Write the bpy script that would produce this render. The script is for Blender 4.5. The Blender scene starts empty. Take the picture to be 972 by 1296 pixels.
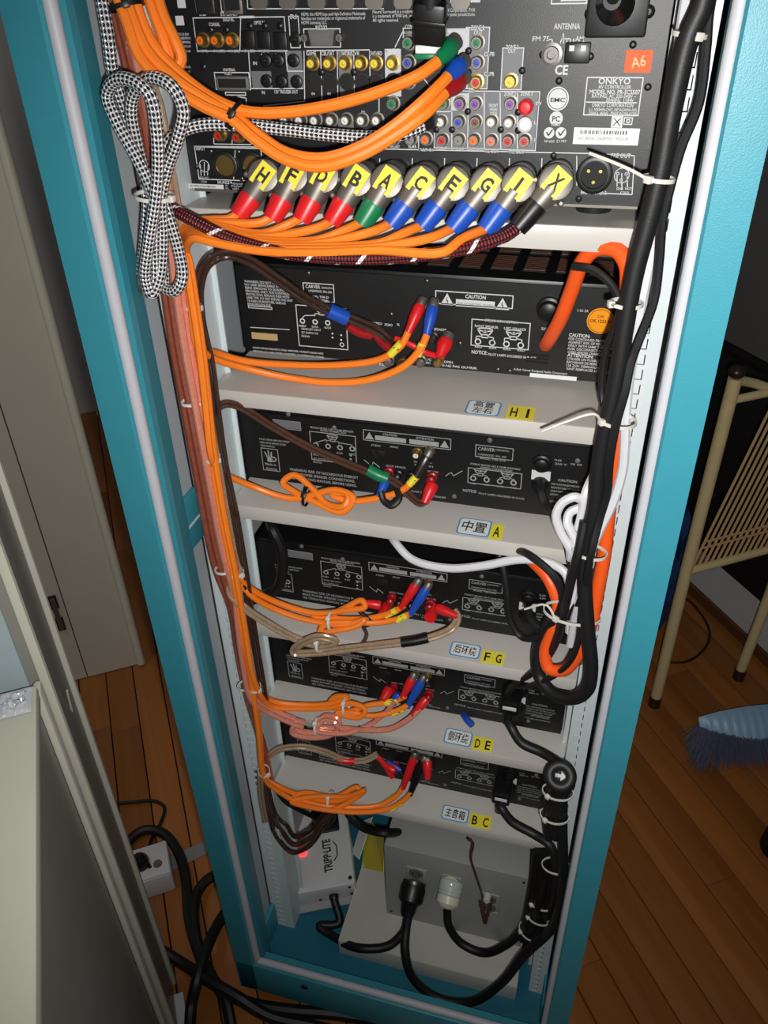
import bpy, bmesh, math, random
from mathutils import Vector, Matrix
random.seed(7)
sc = bpy.context.scene
COL = sc.collection
R_ = math.radians
# ---------------------------------------------------------------- camera, world, lights, exposure
CP = Vector((.19, -.735, 1.538)); FPX = 1016.6
yaw, pitch, roll = .281, -.597, -.027
FW = Vector((-math.sin(yaw)*math.cos(pitch), math.cos(yaw)*math.cos(pitch), math.sin(pitch)))
RT0 = FW.cross(Vector((0, 0, 1))).normalized(); UP0 = RT0.cross(FW)
RT = RT0*math.cos(roll)+UP0*math.sin(roll); UPV = UP0*math.cos(roll)-RT0*math.sin(roll)
cam = bpy.data.cameras.new('camera'); camo = bpy.data.objects.new('camera', cam); COL.objects.link(camo)
cam.sensor_fit = 'VERTICAL'; cam.sensor_height = 24; cam.lens = FPX/1296*24; cam.clip_start = .01
m3 = Matrix((RT, UPV, -FW)).transposed()
camo.matrix_world = Matrix.Translation(CP) @ m3.to_4x4()
sc.camera = camo
w = bpy.data.worlds.new('world'); sc.world = w; w.use_nodes = True
w.node_tree.nodes['Background'].inputs[0].default_value = (.80, .84, .9, 1)
w.node_tree.nodes['Background'].inputs[1].default_value = .11
def point_light(name, loc, energy, radius, col=(1, 1, 1)):
    l = bpy.data.lights.new(name, 'POINT'); l.energy = energy; l.shadow_soft_size = radius; l.color = col
    o = bpy.data.objects.new(name, l); COL.objects.link(o); o.location = loc; return o
fl = bpy.data.lights.new('camera_flash', 'SPOT'); fl.energy = 33; fl.shadow_soft_size = .009; fl.color = (1, .985, .96); fl.spot_size = R_(112); fl.spot_blend = 1.
flo = bpy.data.objects.new('camera_flash', fl); COL.objects.link(flo)
flo.location = CP+RT*.022-UPV*.036+FW*.01; flo.rotation_euler = (FW+UPV*.12+RT*.14).to_track_quat('-Z', 'Y').to_euler()   # the compact camera's own flash
point_light('fill_light', (-.95, -.55, 2.6), 19, .12, (1, .88, .72))  # added unseen warm fill, brightens the left side and the floor
sc.view_settings.view_transform = 'Standard'; sc.view_settings.look = 'None'
sc.view_settings.exposure = 0; sc.view_settings.gamma = 1; sc.view_settings.use_curve_mapping = False

# ---------------------------------------------------------------- picture point -> place (on a real plane of the scene)
def ray(px, py): return FW+RT*((px-486)/FPX)+UPV*((648-py)/FPX)
def W(px, py, y=0.): d = ray(px, py); return CP+d*((y-CP.y)/d.y)
def WZ(px, py, z): d = ray(px, py); return CP+d*((z-CP.z)/d.z)
NV = Vector((.819, .574, 0)); TV = Vector((.574, -.819, 0))      # the room's own axes (the rack stands turned in it)
def NT(n, t, z=0.): v = NV*n+TV*t; return Vector((v.x, v.y, z))

# ---------------------------------------------------------------- materials
MATS = {}
def lin(c):
    return tuple(((v/255/12.92) if v/255 <= .04045 else ((v/255+.055)/1.055)**2.4) for v in c)
def mat(name, rgb, rough=.5, metal=0., noise=.06, scale=30., bump=0., bscale=200., spec=.5, emit=0., coat=0., trans=0., alpha=1.):
    m = bpy.data.materials.new(name); m.use_nodes = True; nt = m.node_tree; b = nt.nodes['Principled BSDF']
    c = lin(rgb)
    tc = nt.nodes.new('ShaderNodeTexCoord'); nz = nt.nodes.new('ShaderNodeTexNoise'); nz.inputs['Scale'].default_value = scale
    nz.inputs['Detail'].default_value = 3
    nt.links.new(tc.outputs['Object'], nz.inputs['Vector'])
    mx = nt.nodes.new('ShaderNodeMix'); mx.data_type = 'RGBA'
    mx.inputs[6].default_value = tuple(v*(1-noise) for v in c)+(1,); mx.inputs[7].default_value = tuple(min(1, v*(1+noise)) for v in c)+(1,)
    nt.links.new(nz.outputs['Fac'], mx.inputs[0]); nt.links.new(mx.outputs[2], b.inputs['Base Color'])
    b.inputs['Roughness'].default_value = rough; b.inputs['Metallic'].default_value = metal
    b.inputs['Specular IOR Level'].default_value = spec; b.inputs['Coat Weight'].default_value = coat
    b.inputs['Transmission Weight'].default_value = trans; b.inputs['Alpha'].default_value = alpha
    if emit: b.inputs['Emission Color'].default_value = c+(1,); b.inputs['Emission Strength'].default_value = emit
    if bump:
        n2 = nt.nodes.new('ShaderNodeTexNoise'); n2.inputs['Scale'].default_value = bscale
        nt.links.new(tc.outputs['Object'], n2.inputs['Vector'])
        bp = nt.nodes.new('ShaderNodeBump'); bp.inputs['Strength'].default_value = bump; bp.inputs['Distance'].default_value = .002
        nt.links.new(n2.outputs['Fac'], bp.inputs['Height']); nt.links.new(bp.outputs[0], b.inputs['Normal'])
    MATS[name] = m; return m
def braid(name, c1, c2, freq, turns, rough=.35, metal=.3, thr=.5, c3=None, every=9):
    """woven sleeve: checker of two yarns wound both ways, on the tube's own length/turn coordinates"""
    m = bpy.data.materials.new(name); m.use_nodes = True; nt = m.node_tree; b = nt.nodes['Principled BSDF']
    uv = nt.nodes.new('ShaderNodeUVMap'); sp = nt.nodes.new('ShaderNodeSeparateXYZ'); nt.links.new(uv.outputs[0], sp.inputs[0])
    def M(op, a, bb):
        n = nt.nodes.new('ShaderNodeMath'); n.operation = op
        for i, v in enumerate((a, bb)):
            if isinstance(v, (int, float)): n.inputs[i].default_value = v
            elif v is not None: nt.links.new(v, n.inputs[i])
        return n.outputs[0]
    u = M('MULTIPLY', sp.outputs[0], freq); v = M('MULTIPLY', sp.outputs[1], turns)
    s1 = M('SINE', M('MULTIPLY', M('ADD', u, v), 6.2832), None); s2 = M('SINE', M('MULTIPLY', M('SUBTRACT', u, v), 6.2832), None)
    f = M('MULTIPLY', s1, s2)
    st = M('GREATER_THAN', f, thr-.5)
    mx = nt.nodes.new('ShaderNodeMix'); mx.data_type = 'RGBA'
    mx.inputs[6].default_value = lin(c2)+(1,); mx.inputs[7].default_value = lin(c1)+(1,)
    nt.links.new(st, mx.inputs[0]); out = mx.outputs[2]
    if c3:
        k = M('LESS_THAN', M('FRACT', M('DIVIDE', M('ADD', u, v), every), None), .09)
        m2 = nt.nodes.new('ShaderNodeMix'); m2.data_type = 'RGBA'; m2.inputs[7].default_value = lin(c3)+(1,)
        nt.links.new(k, m2.inputs[0]); nt.links.new(out, m2.inputs[6]); out = m2.outputs[2]
    nt.links.new(out, b.inputs['Base Color'])
    b.inputs['Roughness'].default_value = rough; b.inputs['Metallic'].default_value = metal
    bp = nt.nodes.new('ShaderNodeBump'); bp.inputs['Strength'].default_value = .6; bp.inputs['Distance'].default_value = .0015
    nt.links.new(f, bp.inputs['Height']); nt.links.new(bp.outputs[0], b.inputs['Normal'])
    MATS[name] = m; return m
def wood(name, c1, c2, rough=.35):
    m = bpy.data.materials.new(name); m.use_nodes = True; nt = m.node_tree; b = nt.nodes['Principled BSDF']
    tc = nt.nodes.new('ShaderNodeTexCoord'); oi = nt.nodes.new('ShaderNodeObjectInfo')
    mp = nt.nodes.new('ShaderNodeMapping'); mp.inputs['Scale'].default_value = (1.5, 26, 26)
    nt.links.new(tc.outputs['Object'], mp.inputs[0])
    ad = nt.nodes.new('ShaderNodeVectorMath'); ad.operation = 'ADD'; cm = nt.nodes.new('ShaderNodeCombineXYZ')
    ml = nt.nodes.new('ShaderNodeMath'); ml.operation = 'MULTIPLY'; ml.inputs[1].default_value = 57
    nt.links.new(oi.outputs['Random'], ml.inputs[0]); nt.links.new(ml.outputs[0], cm.inputs[2])
    nt.links.new(mp.outputs[0], ad.inputs[0]); nt.links.new(cm.outputs[0], ad.inputs[1])
    nz = nt.nodes.new('ShaderNodeTexNoise'); nz.inputs['Scale'].default_value = 1.6; nz.inputs['Detail'].default_value = 5; nz.inputs['Distortion'].default_value = .8
    nt.links.new(ad.outputs[0], nz.inputs['Vector'])
    mx = nt.nodes.new('ShaderNodeMix'); mx.data_type = 'RGBA'; mx.inputs[6].default_value = lin(c1)+(1,); mx.inputs[7].default_value = lin(c2)+(1,)
    nt.links.new(nz.outputs['Fac'], mx.inputs[0])
    hs = nt.nodes.new('ShaderNodeHueSaturation'); mr = nt.nodes.new('ShaderNodeMapRange'); mr.inputs[3].default_value = .8; mr.inputs[4].default_value = 1.15
    nt.links.new(oi.outputs['Random'], mr.inputs[0]); nt.links.new(mr.outputs[0], hs.inputs['Value']); nt.links.new(mx.outputs[2], hs.inputs['Color'])
    nt.links.new(hs.outputs[0], b.inputs['Base Color']); b.inputs['Roughness'].default_value = rough
    MATS[name] = m; return m
mat('teal', (54, 139, 155), .42, 0, .05, 60, .10, 900)
mat('teal_dark', (30, 104, 124), .45, 0, .05, 60)
mat('shelf', (196, 192, 185), .38, 0, .05, 14, .06, 700)
mat('post', (205, 216, 217), .4, 0, .03, 20)
mat('side_grey', (172, 178, 182), .45, 0, .05, 20, .05, 500)
mat('gasket', (184, 184, 190), .5, 0, .04, 40)
mat('panel_black', (9, 9, 10), .5, 0, .1, 60, .12, 1500)
mat('panel_onkyo', (17, 18, 21), .42, 0, .1, 60, .08, 1500)
mat('black_plastic', (14, 14, 15), .4, 0, .1, 50)
mat('black_matte', (8, 8, 9), .7, 0, .1, 50)
mat('rubber', (24, 24, 25), .5, 0, .1, 80, .1, 900)
mat('rubber_dark', (15, 14, 15), .5, 0, .1, 80)
mat('white_print', (206, 208, 208), .6, 0, .0)
mat('dim_print', (150, 152, 152), .6, 0, .0)
mat('grey_zone', (108, 110, 113), .5, 0, .03)
mat('light_zone', (190, 192, 196), .5, 0, .03)
mat('black_print', (20, 20, 16), .6, 0, 0)
mat('yellow', (232, 218, 58), .5, 0, .05, 50)
mat('orange', (246, 128, 34), .42, 0, .05, 40)
mat('orange_cord', (244, 92, 30), .38, 0, .05, 40)
mat('red', (214, 30, 34), .35, 0, .06, 50)
mat('red_dark', (150, 20, 26), .35, 0, .06, 50)
mat('blue', (24, 76, 176), .38, 0, .06, 50)
mat('green', (14, 118, 72), .38, 0, .06, 50)
mat('nickel', (124, 119, 112), .48, .75, .06, 60)
mat('nickel_dark', (84, 82, 80), .36, .9, .06, 60)
mat('gold', (176, 150, 88), .34, .9, .06, 60)
mat('steel', (172, 173, 172), .5, .35, .06, 25, .05, 300)
mat('white_cord', (214, 214, 218), .35, 0, .03, 40)
mat('tie', (214, 212, 202), .4, 0, .03, 40)
mat('copper_clear', (166, 88, 68), .2, .3, .35, 160, coat=.6)
mat('copper_pink', (232, 152, 128), .2, .3, .22, 200, coat=.7)
mat('dark_clear', (72, 52, 44), .16, .3, .35, 160, coat=.8)
mat('silver_clear', (196, 172, 142), .2, .5, .35, 220, coat=.8)
mat('brown_jacket', (80, 52, 40), .3, .1, .2, 120, coat=.3)
braid('braid_grey', (228, 228, 230), (40, 40, 42), 120, 5, .28, .35, .44)
braid('braid_red', (30, 28, 30), (150, 26, 32), 170, 5, .4, .1, .34, (225, 225, 225), 8)
mat('door_paint', (196, 190, 174), .55, 0, .05, 8, .06, 60)
mat('wall_paint', (196, 196, 194), .7, 0, .04, 8, .06, 90)
mat('cream_paint', (214, 214, 196), .45, 0, .05, 10)
mat('cream_edge', (206, 203, 186), .4, 0, .05, 10)
mat('appliance_grey', (140, 140, 130), .4, 0, .06, 10)
mat('blue_grey_film', (168, 184, 188), .35, 0, .06, 14)
mat('charcoal', (100, 98, 97), .6, 0, .08, 10)
mat('cane', (206, 186, 138), .45, 0, .1, 40)
mat('cane_dark', (190, 156, 108), .45, 0, .12, 40)
mat('brown_cap', (40, 28, 24), .35, 0, .1, 40)
mat('broom_blue', (136, 170, 196), .4, 0, .06, 30)
mat('bristle', (98, 102, 126), .6, 0, .15, 90)
mat('blue_bag', (30, 58, 104), .2, 0, .4, 8, .6, 25)
mat('tape_grey', (128, 130, 132), .5, 0, .06, 30)
mat('outlet_white', (200, 202, 206), .3, 0, .04, 30)
mat('isobar', (204, 206, 206), .4, 0, .04, 30)
mat('led_red', (255, 30, 24), .3, 0, 0, emit=6.)
mat('paper_yellow', (226, 212, 70), .6, 0, .06, 20)
mat('paper_white', (220, 224, 222), .6, 0, .05, 20)
mat('sticker_orange', (226, 92, 20), .6, 0, .1, 60)
mat('seal_orange', (240, 150, 24), .35, 0, .15, 40)
mat('ivory', (212, 210, 190), .35, 0, .05, 40)
mat('clear_plug', (188, 196, 186), .15, 0, .1, 40, coat=.6)
mat('tan_label', (206, 176, 120), .45, .2, .1, 40)
mat('joint_dark', (34, 18, 10), .8, 0, .1)
mat('tag_white', (224, 228, 226), .5, 0, .04)
mat('tag_blue', (70, 148, 196), .5, 0, .04)
mat('skirting', (92, 56, 30), .5); mat('ptr_green', (20, 120, 70), .4); mat('ptr_blue', (60, 76, 170), .4); mat('ptr_red', (190, 40, 34), .4); mat('ptr_white', (222, 220, 214), .4)
mat('ptr_purple', (120, 66, 150), .4); mat('ptr_brown', (120, 70, 44), .4); mat('ptr_orange', (238, 110, 26), .4); mat('ptr_grey', (130, 130, 132), .4); mat('ptr_yellow', (232, 206, 60), .4); mat('ptr_salmon', (226, 120, 96), .4)
wood('floor_wood', (130, 74, 30), (172, 108, 50))

# ---------------------------------------------------------------- mesh helper
class MB:
    def __init__(s): s.v = []; s.f = []; s.uv = []
    def add(s, verts, faces, uvs=None):
        k = len(s.v); s.v += [tuple(v) for v in verts]
        for i, f in enumerate(faces):
            s.f.append([k+j for j in f]); s.uv.append(uvs[i] if uvs else None)
        return s
    def box(s, x0, x1, y0, y1, z0, z1, bev=0., M=None):
        if bev <= 0:
            vs = [(x, y, z) for z in (z0, z1) for y in (y0, y1) for x in (x0, x1)]
            fs = [(0, 2, 3, 1), (4, 5, 7, 6), (0, 1, 5, 4), (2, 6, 7, 3), (0, 4, 6, 2), (1, 3, 7, 5)]
        else:
            bm = bmesh.new(); bmesh.ops.create_cube(bm, size=1)
            for v in bm.verts: v.co = Vector(((x0+x1)/2+v.co.x*(x1-x0), (y0+y1)/2+v.co.y*(y1-y0), (z0+z1)/2+v.co.z*(z1-z0)))
            bmesh.ops.bevel(bm, geom=bm.edges[:], offset=bev, segments=2, affect='EDGES', profile=.5)
            vs = [tuple(v.co) for v in bm.verts]; bm.verts.index_update(); fs = [[v.index for v in f.verts] for f in bm.faces]; bm.free()
        if M: vs = [M @ Vector(v) for v in vs]
        return s.add(vs, fs)
    def obox(s, c, ax, ay, az, hx, hy, hz, bev=0.):
        M = Matrix((tuple(ax)+(0,), tuple(ay)+(0,), tuple(az)+(0,), (0, 0, 0, 1))).transposed()
        return s.box(-hx, hx, -hy, hy, -hz, hz, bev, Matrix.Translation(Vector(c)) @ M)
    def prism(s, poly, ext):
        """poly: 3-D points of one face (planar), ext: extrusion vector"""
        n = len(poly); ext = Vector(ext); P = [Vector(p) for p in poly]
        vs = P+[p+ext for p in P]
        fs = [list(range(n))[::-1], list(range(n, 2*n))]+[(i, (i+1) % n, n+(i+1) % n, n+i) for i in range(n)]
        return s.add(vs, fs)
    def lathe(s, c, axis, prof, n=16, cap=True):
        """profile of (distance along axis, radius)"""
        c = Vector(c); a = Vector(axis).normalized(); b = a.orthogonal().normalized(); d = a.cross(b)
        vs = []; fs = []
        for t, r in prof:
            for i in range(n):
                g = 2*math.pi*i/n; vs.append(c+a*t+(b*math.cos(g)+d*math.sin(g))*r)
        m = len(prof)
        for k in range(m-1):
            for i in range(n): fs.append((k*n+i, k*n+(i+1) % n, (k+1)*n+(i+1) % n, (k+1)*n+i))
        if cap: fs.append(tuple(range(n))[::-1]); fs.append(tuple((m-1)*n+i for i in range(n)))
        return s.add(vs, fs)
    def cyl(s, p0, p1, r0, r1=None, n=14):
        p0 = Vector(p0); p1 = Vector(p1)
        return s.lathe(p0, p1-p0, [(0, r0), ((p1-p0).length, r0 if r1 is None else r1)], n)
    def ball(s, c, r, n=12, k=7, sq=(1, 1, 1)):
        vs = []; fs = []; c = Vector(c)
        for j in range(k+1):
            th = math.pi*j/k; rr = max(math.sin(th), 1e-3)
            for i in range(n):
                g = 2*math.pi*i/n; vs.append(c+Vector((r*sq[0]*rr*math.cos(g), r*sq[1]*rr*math.sin(g), r*sq[2]*math.cos(th))))
        for j in range(k):
            for i in range(n): fs.append((j*n+i, (j+1)*n+i, (j+1)*n+(i+1) % n, j*n+(i+1) % n))
        return s.add(vs, fs)
    def tube(s, pts, r, n=10, closed=False, sub=8, flat=None, raw=False):
        P = [Vector(p) for p in pts]
        C = P if raw else spline(P, sub, closed)
        m = len(C); T = []
        for i in range(m):
            a = C[(i-1) % m] if (closed or i) else C[0]; b = C[(i+1) % m] if (closed or i < m-1) else C[-1]
            d = b-a; T.append(d.normalized() if d.length > 1e-9 else Vector((0, 0, 1)))
        nrm = T[0].orthogonal().normalized(); vs = []; L = 0; us = []; fs = []; uv = []
        for i in range(m):
            if i:
                nrm = (nrm-T[i]*nrm.dot(T[i])); nrm = nrm.normalized() if nrm.length > 1e-6 else T[i].orthogonal().normalized(); L += (C[i]-C[i-1]).length
            bi = T[i].cross(nrm); us.append(L)
            rr = r(i/(m-1)) if callable(r) else r
            for k in range(n):
                g = 2*math.pi*k/n; vs.append(C[i]+(nrm*math.cos(g)+bi*math.sin(g))*rr)
        rng = m if closed else m-1
        for i in range(rng):
            j = (i+1) % m
            u0 = us[i]; u1 = us[j] if j else us[i]+(C[0]-C[i]).length
            for k in range(n):
                fs.append((i*n+k, i*n+(k+1) % n, j*n+(k+1) % n, j*n+k))
                uv.append(((u0, k/n), (u0, (k+1)/n), (u1, (k+1)/n), (u1, k/n)))
        if not closed:
            fs.append(tuple(range(n))[::-1]); uv.append(tuple((0, 0) for _ in range(n)))
            fs.append(tuple((m-1)*n+k for k in range(n))); uv.append(tuple((L, 0) for _ in range(n)))
        return s.add(vs, fs, uv)
    def mesh(s, name, sharp=38):
        me = bpy.data.meshes.new(name); me.from_pydata(s.v, [], s.f)
        if any(u for u in s.uv):
            l = me.uv_layers.new(name='UVMap'); k = 0
            for f, u in zip(s.f, s.uv):
                for i in range(len(f)):
                    if u: l.data[k].uv = u[i]
                    k += 1
        me.validate(); me.shade_smooth(); me.set_sharp_from_angle(angle=R_(sharp)); return me
def spline(P, sub=8, closed=False):
    out = []; n = len(P)
    if n < 3 and not closed: return P
    for i in range(n if closed else n-1):
        p0 = P[(i-1) % n] if (closed or i > 0) else P[0]*2-P[1]; p1 = P[i]; p2 = P[(i+1) % n]
        p3 = P[(i+2) % n] if (closed or i < n-2) else P[-1]*2-P[-2]
        # centripetal Catmull-Rom
        def kn(a, b): return max((b-a).length, 1e-6)**.5
        t1 = kn(p0, p1); t2 = t1+kn(p1, p2); t3 = t2+kn(p2, p3)
        for k in range(sub):
            t = t1+(t2-t1)*k/sub
            A1 = p0*((t1-t)/t1)+p1*(t/t1); A2 = p1*((t2-t)/(t2-t1))+p2*((t-t1)/(t2-t1)); A3 = p2*((t3-t)/(t3-t2))+p3*((t-t2)/(t3-t2))
            B1 = A1*((t2-t)/t2)+A2*(t/t2); B2 = A2*((t3-t)/(t3-t1))+A3*((t-t1)/(t3-t1))
            out.append(B1*((t2-t)/(t2-t1))+B2*((t-t1)/(t2-t1)))
    if not closed: out.append(P[-1])
    return out
def link(name, me, material, parent=None, loc=(0, 0, 0)):
    o = bpy.data.objects.new(name, me); COL.objects.link(o); o.location = loc
    if material is not None and not me.materials: me.materials.append(MATS[material])
    if parent is not None: o.parent = parent
    return o
def wpos(o):
    p = Vector(o.location)
    while o.parent: o = o.parent; p += Vector(o.location)
    return p
def obj(name, mb, material, parent=None, label=None, cat=None, group=None, kind=None, sharp=38):
    """one mesh object; its origin sits at the base centre of its box"""
    me = mb.mesh(name, sharp); xs = [v.co for v in me.vertices]
    lo = [min(v[i] for v in xs) for i in range(3)]; hi = [max(v[i] for v in xs) for i in range(3)]
    c = Vector(((lo[0]+hi[0])/2, (lo[1]+hi[1])/2, lo[2])); me.transform(Matrix.Translation(-c))
    o = link(name, me, material, parent, c-(wpos(parent) if parent else Vector()))
    tag(o, label, cat, group, kind); return o
def tag(o, label=None, cat=None, group=None, kind=None):
    for k, v in (('label', label), ('category', cat), ('group', group), ('kind', kind)):
        if v: o[k] = v
    return o
def thing(name, label, cat, loc=(0, 0, 0), group=None, kind=None):
    o = bpy.data.objects.new(name, None); COL.objects.link(o); o.location = loc; o.empty_display_size = .05
    return tag(o, label, cat, group, kind)
def copy_tree(o, parent=None):
    c = o.copy(); COL.objects.link(c); c.parent = parent
    for ch in o.children: copy_tree(ch, c)
    return c
X_, Y_, Z_ = Vector((1, 0, 0)), Vector((0, 1, 0)), Vector((0, 0, 1))

# ---------------------------------------------------------------- lettering (real flat outlines, laid on a surface)
class Print:
    def __init__(s, org=(0, 0, 0), ax=X_, az=Z_, off=.0006):
        s.o = Vector(org); s.ax = Vector(ax).normalized(); s.az = Vector(az).normalized(); s.nn = s.ax.cross(s.az).normalized(); s.off = off
        s.mb = MB(); s.jobs = []
    def P(s, u, v, e=0): return s.o+s.ax*u+s.az*v+s.nn*(s.off+e)
    def text(s, t, u, v, h, width=None, center=False, rot=0., bold=0.):
        c = bpy.data.curves.new('lettering', 'FONT'); c.body = t; c.size = 1; c.resolution_u = 2; c.fill_mode = 'FRONT'
        if bold: c.offset = bold
        o = bpy.data.objects.new('lettering', c); COL.objects.link(o)
        s.jobs.append((o, u, v, h, width, center, rot))
    def rect(s, u0, u1, v0, v1, e=0): s.mb.add([s.P(u0, v0, e), s.P(u1, v0, e), s.P(u1, v1, e), s.P(u0, v1, e)], [(0, 1, 2, 3)])
    def frame(s, u0, u1, v0, v1, t=.0007):
        s.rect(u0, u1, v0, v0+t); s.rect(u0, u1, v1-t, v1); s.rect(u0, u0+t, v0+t, v1-t); s.rect(u1-t, u1, v0+t, v1-t)
    def poly(s, pts, e=0): s.mb.add([s.P(a, b, e) for a, b in pts], [tuple(range(len(pts)))])
    def line(s, pts, t=.0007):
        for (a, b), (c, d) in zip(pts, pts[1:]):
            q = Vector((c-a, d-b)); q = q.normalized()*t/2 if q.length else Vector((t/2, 0)); p = Vector((-q.y, q.x))
            s.poly([(a-p.x, b-p.y), (c-p.x, d-p.y), (c+p.x, d+p.y), (a+p.x, b+p.y)])
    def ring(s, u, v, r, t, n=18):
        vs = []; fs = []
        for i in range(n):
            g = 2*math.pi*i/n
            vs += [s.P(u+math.cos(g)*r, v+math.sin(g)*r), s.P(u+math.cos(g)*(r-t), v+math.sin(g)*(r-t))]
        for i in range(n): j = (i+1) % n; fs.append((2*i, 2*j, 2*j+1, 2*i+1))
        s.mb.add(vs, fs)
    def disc(s, u, v, r, n=18, e=0): s.poly([(u+math.cos(2*math.pi*i/n)*r, v+math.sin(2*math.pi*i/n)*r) for i in range(n)], e)
    def flush(s):
        if s.jobs:
            bpy.context.view_layer.update(); dg = bpy.context.evaluated_depsgraph_get()
            for o, u, v, h, width, center, rot in s.jobs:
                e = o.evaluated_get(dg); me = e.to_mesh()
                if me and len(me.vertices):
                    xs = [q.co.x for q in me.vertices]; x0, x1 = min(xs), max(xs)
                    sy = h/.73; sx = sy if width is None else width/max(x1-x0, 1e-4)
                    ca, sa = math.cos(rot), math.sin(rot); vs = []
                    for q in me.vertices:
                        a = (q.co.x-x0)*sx; b = q.co.y*sy
                        if center: a -= (x1-x0)*sx/2; b -= h/2
                        vs.append(s.P(u+a*ca-b*sa, v+a*sa+b*ca))
                    s.mb.add(vs, [tuple(p.vertices) for p in me.polygons])
                e.to_mesh_clear()
            for j in s.jobs:
                cu = j[0].data; bpy.data.objects.remove(j[0]); bpy.data.curves.remove(cu)
            s.jobs = []
    def build(s, name, material, parent, label=None):
        s.flush(); o = obj(name, s.mb, material, parent, label)
        if len(s.mb.f) > 40: o['kind'] = 'stuff'
        return o

# ================================================================ THE SETTING
def build_floor():
    fl = thing('floor', 'varnished reddish-brown floorboards laid diagonally under the rack', None, (0, 0, 0), kind='structure')
    mb = MB(); mb.add([NT(-2.4, -2.6, -.02), NT(2.2, -2.6, -.02), NT(2.2, 1.4, -.02), NT(-2.4, 1.4, -.02)], [(0, 3, 2, 1)])
    obj('subfloor', mb, 'joint_dark', fl)
    pw = .0685; ln = 1.15
    me = MB().box(-ln/2, ln/2, -pw/2+.0012, pw/2-.0012, -.018, 0, .0016).mesh('plank')
    a = math.atan2(TV.y, TV.x)
    for i in range(-22, 20):
        n = .309+i*pw; s = random.uniform(0, ln)
        for j in range(-3, 3):
            c = NT(n, j*ln+s-.3, 0)
            if c.y > 2.4 or c.x < -1.9 or c.x > 1.9 or (c.y < -1.3): continue
            o = link('plank', me, 'floor_wood', fl, c); o.rotation_euler[2] = a
build_floor()
def wall(name, n0, n1, t0, t1, z0, z1, m, label=None):
    mb = MB(); mb.prism([NT(n0, t0, z0), NT(n1, t0, z0), NT(n1, t1, z0), NT(n0, t1, z0)], (0, 0, z1-z0))
    return obj(name, mb, m, None, label, kind='structure')
wall('wall_right', 1.165, 1.26, -2.6, 1.4, 0, 2.7, 'wall_paint', 'pale plaster wall behind the cream chair')
wall('wall_back', -2.4, 1.165, -2.7, -2.6, 0, 2.7, 'wall_paint', 'plaster wall behind the rack')
wall('baseboard_right', 1.153, 1.165, -2.6, 1.4, 0, .03, 'skirting', 'low dark skirting along the plaster wall')
# open door leaf at the left
def build_door():
    d = thing('door_1', 'dull beige painted door leaf standing behind the rack', None, NT(-.8, -1.0), kind='structure')
    t0 = -.985
    mb = MB(); mb.prism([NT(-1.25, t0, .004), NT(-.525, t0, .004), NT(-.525, t0-.04, .004), NT(-1.25, t0-.04, .004)], (0, 0, 2.05)); obj('door_board', mb, 'door_paint', d)
    mb = MB(); mb.prism([NT(-.522, t0, .004), NT(-.395, t0, .004), NT(-.395, t0-.04, .004), NT(-.522, t0-.04, .004)], (0, 0, 2.05)); obj('door_board', mb, 'door_paint', d)
    mb = MB(); mb.cyl(NT(-.385, t0+.004, .01), NT(-.385, t0+.004, 2.05), .011, n=12); obj('edge_strip', mb, 'cream_edge', d)
    for z in (.2, .27):
        mb = MB(); c = NT(-.552, t0+.003, z); mb.obox(c, NV, TV, Z_, .016, .003, .02, .001); h = obj('hinge_plate', mb, 'brown_cap', d)
    mb = MB(); mb.cyl(NT(-.545, t0+.01, .19), NT(-.545, t0+.01, .285), .006, n=10); obj('hinge_pin', mb, 'nickel', d)
build_door()

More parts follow.
